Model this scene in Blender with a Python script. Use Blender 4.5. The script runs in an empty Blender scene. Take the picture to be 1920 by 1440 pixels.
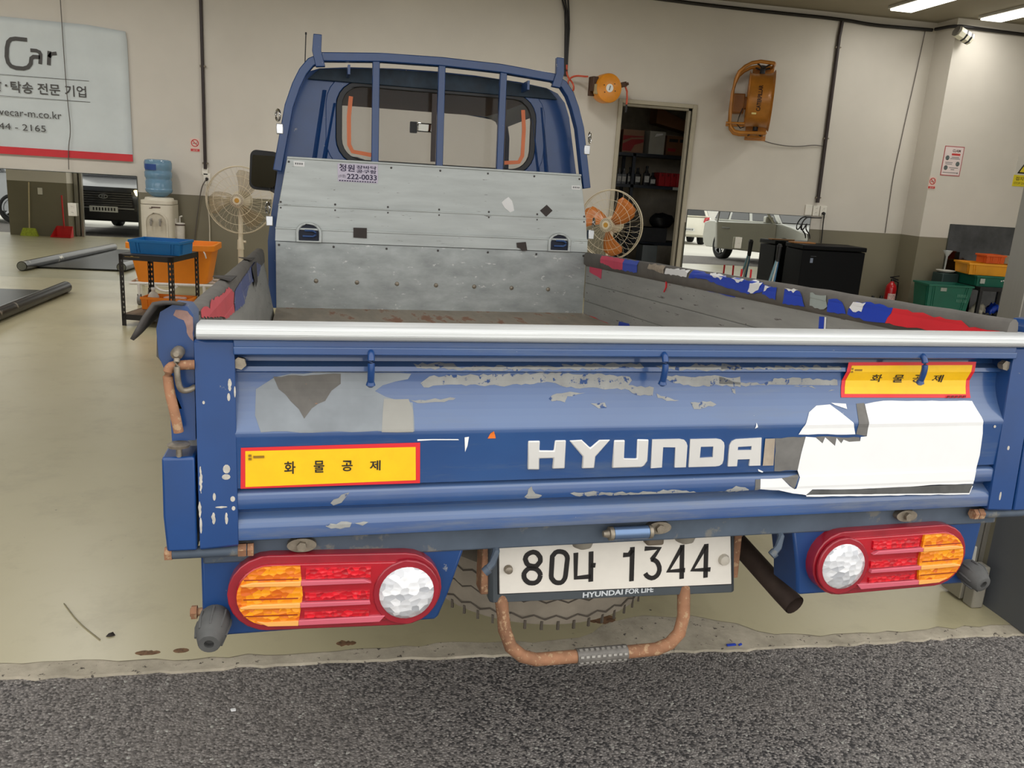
import bpy, bmesh, math, random
from mathutils import Vector, Matrix, Euler
from mathutils.geometry import tessellate_polygon
S = bpy.context.scene
COL = S.collection
PI = math.pi
def RAD(a): return math.radians(a)

# ------------------------------------------------------------------ camera, light, exposure
YW = 8.29                       # the back wall
cam = bpy.data.cameras.new('camera')
cam.sensor_width = 36.0
cam.lens = 36.0*1553.73/1920
cam.clip_start = 0.02
co = bpy.data.objects.new('camera', cam)
cr = Vector((0.98469754, -0.16317095, 0.0612045)); cu = Vector((-0.01844132, 0.25166665, 0.96763827)); cf = Vector((0.17329359, 0.95395972, -0.24480644))
co.matrix_world = Matrix(((cr.x, cu.x, -cf.x, -0.57515), (cr.y, cu.y, -cf.y, -1.42704), (cr.z, cu.z, -cf.z, 1.39682), (0, 0, 0, 1)))
COL.objects.link(co)
S.camera = co

w = bpy.data.worlds.new('overcast_sky')
S.world = w
w.use_nodes = True
bg = w.node_tree.nodes['Background']
bg.inputs[0].default_value = (1.0, 0.99, 0.975, 1)
bg.inputs[1].default_value = 1.95

def area(name, loc, sx, sy, power, rot=(0, 0, 0), col=(1, .98, .95)):
    l = bpy.data.lights.new(name, 'AREA')
    l.shape = 'RECTANGLE'; l.size = sx; l.size_y = sy; l.energy = power; l.color = col
    o = bpy.data.objects.new(name, l); o.location = loc; o.rotation_euler = rot
    COL.objects.link(o)
    return o
LAMPS = [(x, 5.9) for x in (-6.4, -5.2, -3.2, -0.6, 1.05)]+[(5.08, 4.0), (6.21, 4.0)]+[(5.08, 6.8), (6.21, 6.8)]  # all but the last pair are unseen, added to brighten the room
TUBE_POWER = 26.0

S.view_settings.view_transform = 'Standard'
S.view_settings.look = 'None'
S.view_settings.gamma = 1.0
S.view_settings.use_curve_mapping = False
S.view_settings.exposure = 0.0

# ------------------------------------------------------------------ materials
def lin(c):
    return tuple((v/12.92 if v <= .04045 else ((v+.055)/1.055)**2.4) for v in (x/255 for x in c))
class NT:
    """a little wrapper for node trees"""
    def __init__(s, name):
        s.m = bpy.data.materials.new(name); s.m.use_nodes = True
        s.t = s.m.node_tree; s.b = s.t.nodes['Principled BSDF']
        s.tc = s.t.nodes.new('ShaderNodeTexCoord')
    def n(s, typ, **kw):
        o = s.t.nodes.new(typ)
        for k, v in kw.items():
            if k.startswith('i_'):
                o.inputs[int(k[2:])].default_value = v
            else:
                setattr(o, k, v)
        return o
    def l(s, a, b): s.t.links.new(a, b)
    def noise(s, scale, detail=3, rough=.55, stretch=None, dist=0):
        o = s.n('ShaderNodeTexNoise'); o.inputs['Scale'].default_value = scale; o.inputs['Detail'].default_value = detail
        o.inputs['Roughness'].default_value = rough; o.inputs['Distortion'].default_value = dist
        if stretch:
            mp = s.n('ShaderNodeMapping'); mp.inputs['Scale'].default_value = stretch
            s.l(s.tc.outputs['Object'], mp.inputs[0]); s.l(mp.outputs[0], o.inputs['Vector'])
        else:
            s.l(s.tc.outputs['Object'], o.inputs['Vector'])
        return o.outputs[0]
    def ramp(s, src, a, b, va=0., vb=1.):
        o = s.n('ShaderNodeMapRange'); o.inputs[1].default_value = a; o.inputs[2].default_value = b
        o.inputs[3].default_value = va; o.inputs[4].default_value = vb
        s.l(src, o.inputs[0]); return o.outputs[0]
    def mix(s, fac, a, b):
        o = s.n('ShaderNodeMix', data_type='RGBA')
        if hasattr(fac, 'is_output'): s.l(fac, o.inputs[0])
        else: o.inputs[0].default_value = fac
        for v, i in ((a, 6), (b, 7)):
            if hasattr(v, 'is_output'): s.l(v, o.inputs[i])
            else: o.inputs[i].default_value = (*v[:3], 1)
        return o.outputs[2]
    def mul(s, a, b, op='MULTIPLY'):
        o = s.n('ShaderNodeMath', operation=op)
        for v, i in ((a, 0), (b, 1)):
            if hasattr(v, 'is_output'): s.l(v, o.inputs[i])
            else: o.inputs[i].default_value = v
        return o.outputs[0]
    def col(s, v):
        if hasattr(v, 'is_output'): s.l(v, s.b.inputs['Base Color'])
        else: s.b.inputs['Base Color'].default_value = (*v[:3], 1)
    def bump(s, h, strength=.3, dist=.002):
        o = s.n('ShaderNodeBump'); o.inputs['Strength'].default_value = strength; o.inputs['Distance'].default_value = dist
        s.l(h, o.inputs['Height']); s.l(o.outputs[0], s.b.inputs['Normal'])
    def set(s, **kw):
        for k, v in kw.items(): s.b.inputs[k.replace('_', ' ')].default_value = v
MC = {}
def mat(name, c, rough=.5, metal=0., coat=0., var=.12, vs=6., bump=0., bs=60., wear=None, stretch=None, spec=.5, trans=0., emit=None, alpha=1.):
    """plain painted, plastic or metal material with a tone variation, optional specks of wear (colour, scale, amount)"""
    if name in MC: return MC[name]
    t = NT(name); b = lin(c)
    if var:
        f = t.noise(vs, 4, .6, stretch)
        d = tuple(max(0, v*(1-var*1.6)) for v in b); u = tuple(min(1, v*(1+var)) for v in b)
        cc = t.mix(t.ramp(f, .3, .7), d, u)
    else: cc = b
    if wear:
        wc, ws, amt = wear
        f2 = t.ramp(t.noise(ws, 5, .65, stretch), 1-amt-.03, 1-amt+.02)
        cc = t.mix(f2, cc, lin(wc))
    t.col(cc)
    t.set(Roughness=rough, Metallic=metal)
    t.b.inputs['Coat Weight'].default_value = coat; t.b.inputs['Coat Roughness'].default_value = .12
    t.b.inputs['Specular IOR Level'].default_value = spec
    if trans: t.b.inputs['Transmission Weight'].default_value = trans
    if alpha < 1: t.b.inputs['Alpha'].default_value = alpha
    if bump: t.bump(t.noise(bs, 4, .6, stretch), bump)
    if emit: t.b.inputs['Emission Color'].default_value = (*lin(emit[0]), 1); t.b.inputs['Emission Strength'].default_value = emit[1]
    MC[name] = t.m
    return t.m

# ------------------------------------------------------------------ mesh helper
def smooth(path, n=2):
    P = [Vector(p) for p in path]
    for _ in range(n):
        Q = [P[0]]
        for a, b in zip(P, P[1:]): Q += [a*.75+b*.25, a*.25+b*.75]
        P = Q+[P[-1]]
    return P
class MB:
    def __init__(s): s.v = []; s.f = []
    def add(s, vs, fs):
        o = len(s.v); s.v += [tuple(v) for v in vs]; s.f += [tuple(i+o for i in f) for f in fs]; return s
    def box(s, a, b):
        x0, y0, z0 = a; x1, y1, z1 = b
        return s.add([(x0, y0, z0), (x1, y0, z0), (x1, y1, z0), (x0, y1, z0), (x0, y0, z1), (x1, y0, z1), (x1, y1, z1), (x0, y1, z1)],
                     [(0, 3, 2, 1), (4, 5, 6, 7), (0, 1, 5, 4), (1, 2, 6, 5), (2, 3, 7, 6), (3, 0, 4, 7)])
    def cbox(s, c, d, rot=(0, 0, 0)):
        m = Euler(rot).to_matrix(); c = Vector(c)
        vs = [c + m @ Vector((sx*d[0]/2, sy*d[1]/2, sz*d[2]/2)) for sx, sy, sz in ((-1, -1, -1), (1, -1, -1), (1, 1, -1), (-1, 1, -1), (-1, -1, 1), (1, -1, 1), (1, 1, 1), (-1, 1, 1))]
        return s.add(vs, [(0, 3, 2, 1), (4, 5, 6, 7), (0, 1, 5, 4), (1, 2, 6, 5), (2, 3, 7, 6), (3, 0, 4, 7)])
    def sweep(s, path, prof, closed=False, up=(0, 0, 1), caps=True):
        """prof: list of (a, b) in the plane across the path; a along the side, b along up"""
        n = len(prof); P = [Vector(p) for p in path]; N = len(P); vs = []
        for i, p in enumerate(P):
            if closed: t = (P[(i+1) % N]-P[i-1])
            elif i == 0: t = P[1]-P[0]
            elif i == N-1: t = P[-1]-P[-2]
            else: t = (P[i+1]-P[i]).normalized()+(P[i]-P[i-1]).normalized()
            t.normalize()
            u = Vector(up)
            if abs(t.dot(u)) > .98: u = Vector((0, 1, 0)) if abs(t.y) < .9 else Vector((1, 0, 0))
            side = t.cross(u).normalized(); uu = side.cross(t).normalized()
            sc = 1.0
            if 0 < i < N-1 and not closed:
                c = (P[i+1]-P[i]).normalized().dot(t)
                sc = 1/max(c, .5)
            vs += [p + side*(a*1.0) + uu*(b*1.0) for a, b in prof]
        fs = []
        for i in range(N if closed else N-1):
            j = (i+1) % N
            for k in range(n):
                k2 = (k+1) % n
                fs.append((i*n+k, i*n+k2, j*n+k2, j*n+k))
        if caps and not closed:
            fs.append(tuple(range(n))[::-1]); fs.append(tuple((N-1)*n+k for k in range(n)))
        return s.add(vs, fs)
    def tube(s, path, r, seg=10, closed=False, caps=True):
        return s.sweep(path, [(r*math.cos(2*PI*k/seg), r*math.sin(2*PI*k/seg)) for k in range(seg)], closed, caps=caps)
    def cyl(s, p0, p1, r0, r1=None, seg=20, caps=True):
        if r1 is None: r1 = r0
        return s.rings([p0, p1], [r0, r1], seg, caps)
    def rings(s, pts, rs, seg=20, caps=True):
        """surface of revolution along the straight axis pts[0]..pts[-1]"""
        P = [Vector(p) for p in pts]; ax = (P[-1]-P[0]).normalized() if (P[-1]-P[0]).length > 1e-9 else Vector((0, 0, 1))
        a = ax.orthogonal().normalized(); b = ax.cross(a); vs = []; n = len(P)
        for p, r in zip(P, rs):
            vs += [p+a*(r*math.cos(2*PI*k/seg))+b*(r*math.sin(2*PI*k/seg)) for k in range(seg)]
        fs = [(i*seg+k, i*seg+(k+1) % seg, (i+1)*seg+(k+1) % seg, (i+1)*seg+k) for i in range(n-1) for k in range(seg)]
        if caps: fs += [tuple(range(seg))[::-1], tuple((n-1)*seg+k for k in range(seg))]
        return s.add(vs, fs)
    def lathe(s, base, axis, prof, seg=24, caps=True):
        """prof: list of (distance along axis, radius)"""
        b = Vector(base); ax = Vector(axis).normalized()
        return s.rings_ax([b+ax*h for h, r in prof], [r for h, r in prof], ax, seg, caps)
    def rings_ax(s, P, rs, ax, seg, caps):
        a = ax.orthogonal().normalized(); b = ax.cross(a); vs = []; n = len(P)
        for p, r in zip(P, rs):
            vs += [p+a*(r*math.cos(2*PI*k/seg))+b*(r*math.sin(2*PI*k/seg)) for k in range(seg)]
        fs = [(i*seg+k, i*seg+(k+1) % seg, (i+1)*seg+(k+1) % seg, (i+1)*seg+k) for i in range(n-1) for k in range(seg)]
        if caps: fs += [tuple(range(seg))[::-1], tuple((n-1)*seg+k for k in range(seg))]
        return s.add(vs, fs)
    def prism(s, poly, a, b, axis='y', holes=()):
        """polygon (two coordinates) pushed from a to b along axis; holes are cut through"""
        loops = [list(poly)]+[list(h) for h in holes]
        def P(q, t):
            u, v = q
            return {'y': (u, t, v), 'x': (t, u, v), 'z': (u, v, t)}[axis]
        flat = [q for l in loops for q in l]; n = len(flat)
        tr = tessellate_polygon([[Vector((q[0], q[1], 0)) for q in l] for l in loops])
        vs = [P(q, a) for q in flat]+[P(q, b) for q in flat]
        fs = [tuple(t) for t in tr]+[tuple(i+n for i in t) for t in tr]
        o = 0
        for l in loops:
            m = len(l)
            fs += [(o+i, o+(i+1) % m, o+(i+1) % m+n, o+i+n) for i in range(m)]
            o += m
        return s.add(vs, fs)
    def build(s, name, m, parent=None, smooth=40, bevel=0., bseg=2, fix=True):
        me = bpy.data.meshes.new(name)
        me.from_pydata(s.v, [], s.f)
        if fix:
            bm = bmesh.new(); bm.from_mesh(me); bmesh.ops.recalc_face_normals(bm, faces=bm.faces); bm.to_mesh(me); bm.free()
        me.validate()
        o = bpy.data.objects.new(name, me); COL.objects.link(o)
        if m: me.materials.append(m)
        if smooth:
            for p in me.polygons: p.use_smooth = True
            me.set_sharp_from_angle(angle=RAD(smooth))
        if bevel:
            md = o.modifiers.new('bevel', 'BEVEL'); md.width = bevel; md.segments = bseg; md.limit_method = 'ANGLE'; md.angle_limit = RAD(50); md.harden_normals = False
        if parent: o.parent = parent
        return o
def tag(o, label=None, cat=None, group=None, kind=None):
    if label: o['label'] = label
    if cat: o['category'] = cat
    if group: o['group'] = group
    if kind: o['kind'] = kind
    return o
def thing(name, label, cat, loc=(0, 0, 0), rot=(0, 0, 0), group=None):
    o = bpy.data.objects.new(name, None); o.empty_display_size = .1; COL.objects.link(o)
    o.location = loc; o.rotation_euler = rot
    return tag(o, label, cat, group)
def struct(mb, name, m, **k): return tag(mb.build(name, m, **k), kind='structure')
def dup(root, loc, rot=None, label=None, group=None):
    r = root.copy(); COL.objects.link(r); r.location = loc
    if rot is not None: r.rotation_euler = rot
    if label: r['label'] = label
    if group: r['group'] = group
    for ch in list(root.children):
        c = ch.copy(); COL.objects.link(c); c.parent = r
        for g in ch.children:
            d = g.copy(); COL.objects.link(d); d.parent = c
    return r
def rrect(cx, cy, w, h, r, n=5):
    out = []
    for sx, sy, a0 in ((1, -1, -90), (1, 1, 0), (-1, 1, 90), (-1, -1, 180)):
        for i in range(n+1):
            a = RAD(a0+90*i/n); out.append((cx+sx*(w/2-r)+r*math.cos(a), cy+sy*(h/2-r)+r*math.sin(a)))
    return out
def ell(cx, cy, rx, ry, n=24): return [(cx+rx*math.cos(2*PI*i/n), cy+ry*math.sin(2*PI*i/n)) for i in range(n)]
def rot2(p, a, c=(0, 0)):
    ca, sa = math.cos(a), math.sin(a)
    return [(c[0]+(x-c[0])*ca-(y-c[1])*sa, c[1]+(x-c[0])*sa+(y-c[1])*ca) for x, y in p]
def ribbon(pts, w, closed=False):
    """flat stroke of width w around a polyline: returns polygon quads"""
    P = [Vector((x, y)) for x, y in pts]; n = len(P); L = []; R = []
    for i in range(n):
        if i == 0: t = P[1]-P[0]
        elif i == n-1: t = P[-1]-P[-2]
        else: t = (P[i+1]-P[i]).normalized()+(P[i]-P[i-1]).normalized()
        t.normalize(); nn = Vector((-t.y, t.x))*(w/2)
        L.append(P[i]+nn); R.append(P[i]-nn)
    return L, R
def stroke(mb, pts, w, a, b, axis='y'):
    L, R = ribbon(pts, w)
    for i in range(len(L)-1):
        mb.prism([L[i], L[i+1], R[i+1], R[i]], a, b, axis)
def rag(poly, seg, amp, seed):
    rnd = random.Random(seed); out = []
    n = len(poly)
    for i in range(n):
        a = Vector(poly[i]); b = Vector(poly[(i+1) % n]); k = max(1, int((b-a).length/seg))
        d = (b-a); nn = Vector((-d.y, d.x)).normalized() if d.length > 1e-6 else Vector((0, 0))
        for j in range(k):
            p = a+d*(j/k)
            if j: p = p+nn*rnd.uniform(-amp, amp)
            out.append((p.x, p.y))
    return out
def text(name, s, m, parent, origin, right, up, width=None, height=None, depth=.001, bold=0., align='L'):
    """lettering as a thin solid: origin is the lower left corner (or centre with align='C')"""
    c = bpy.data.curves.new('lettering', 'FONT'); c.body = s; c.offset = bold; c.resolution_u = 3
    t = bpy.data.objects.new('lettering', c); COL.objects.link(t)
    dg = bpy.context.evaluated_depsgraph_get()
    me = bpy.data.meshes.new_from_object(t.evaluated_get(dg)); bpy.data.objects.remove(t); bpy.data.curves.remove(c)
    xs = [v.co.x for v in me.vertices]; ys = [v.co.y for v in me.vertices]
    x0, x1, y0, y1 = min(xs), max(xs), min(ys), max(ys)
    sy = (height/(y1-y0)) if height else None; sx = (width/(x1-x0)) if width else None
    if sx is None: sx = sy
    if sy is None: sy = sx
    R = Vector(right).normalized(); U = Vector(up).normalized(); N = R.cross(U)
    O = Vector(origin)
    ox = (x1-x0)/2 if align == 'C' else 0; oy = (y1-y0)/2 if align == 'C' else 0
    for v in me.vertices:
        v.co = O+R*((v.co.x-x0-ox)*sx)+U*((v.co.y-y0-oy)*sy)+N*depth
    me.name = name; me.materials.clear(); me.materials.append(m)
    o = bpy.data.objects.new(name, me); COL.objects.link(o); o.parent = parent
    return o

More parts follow.
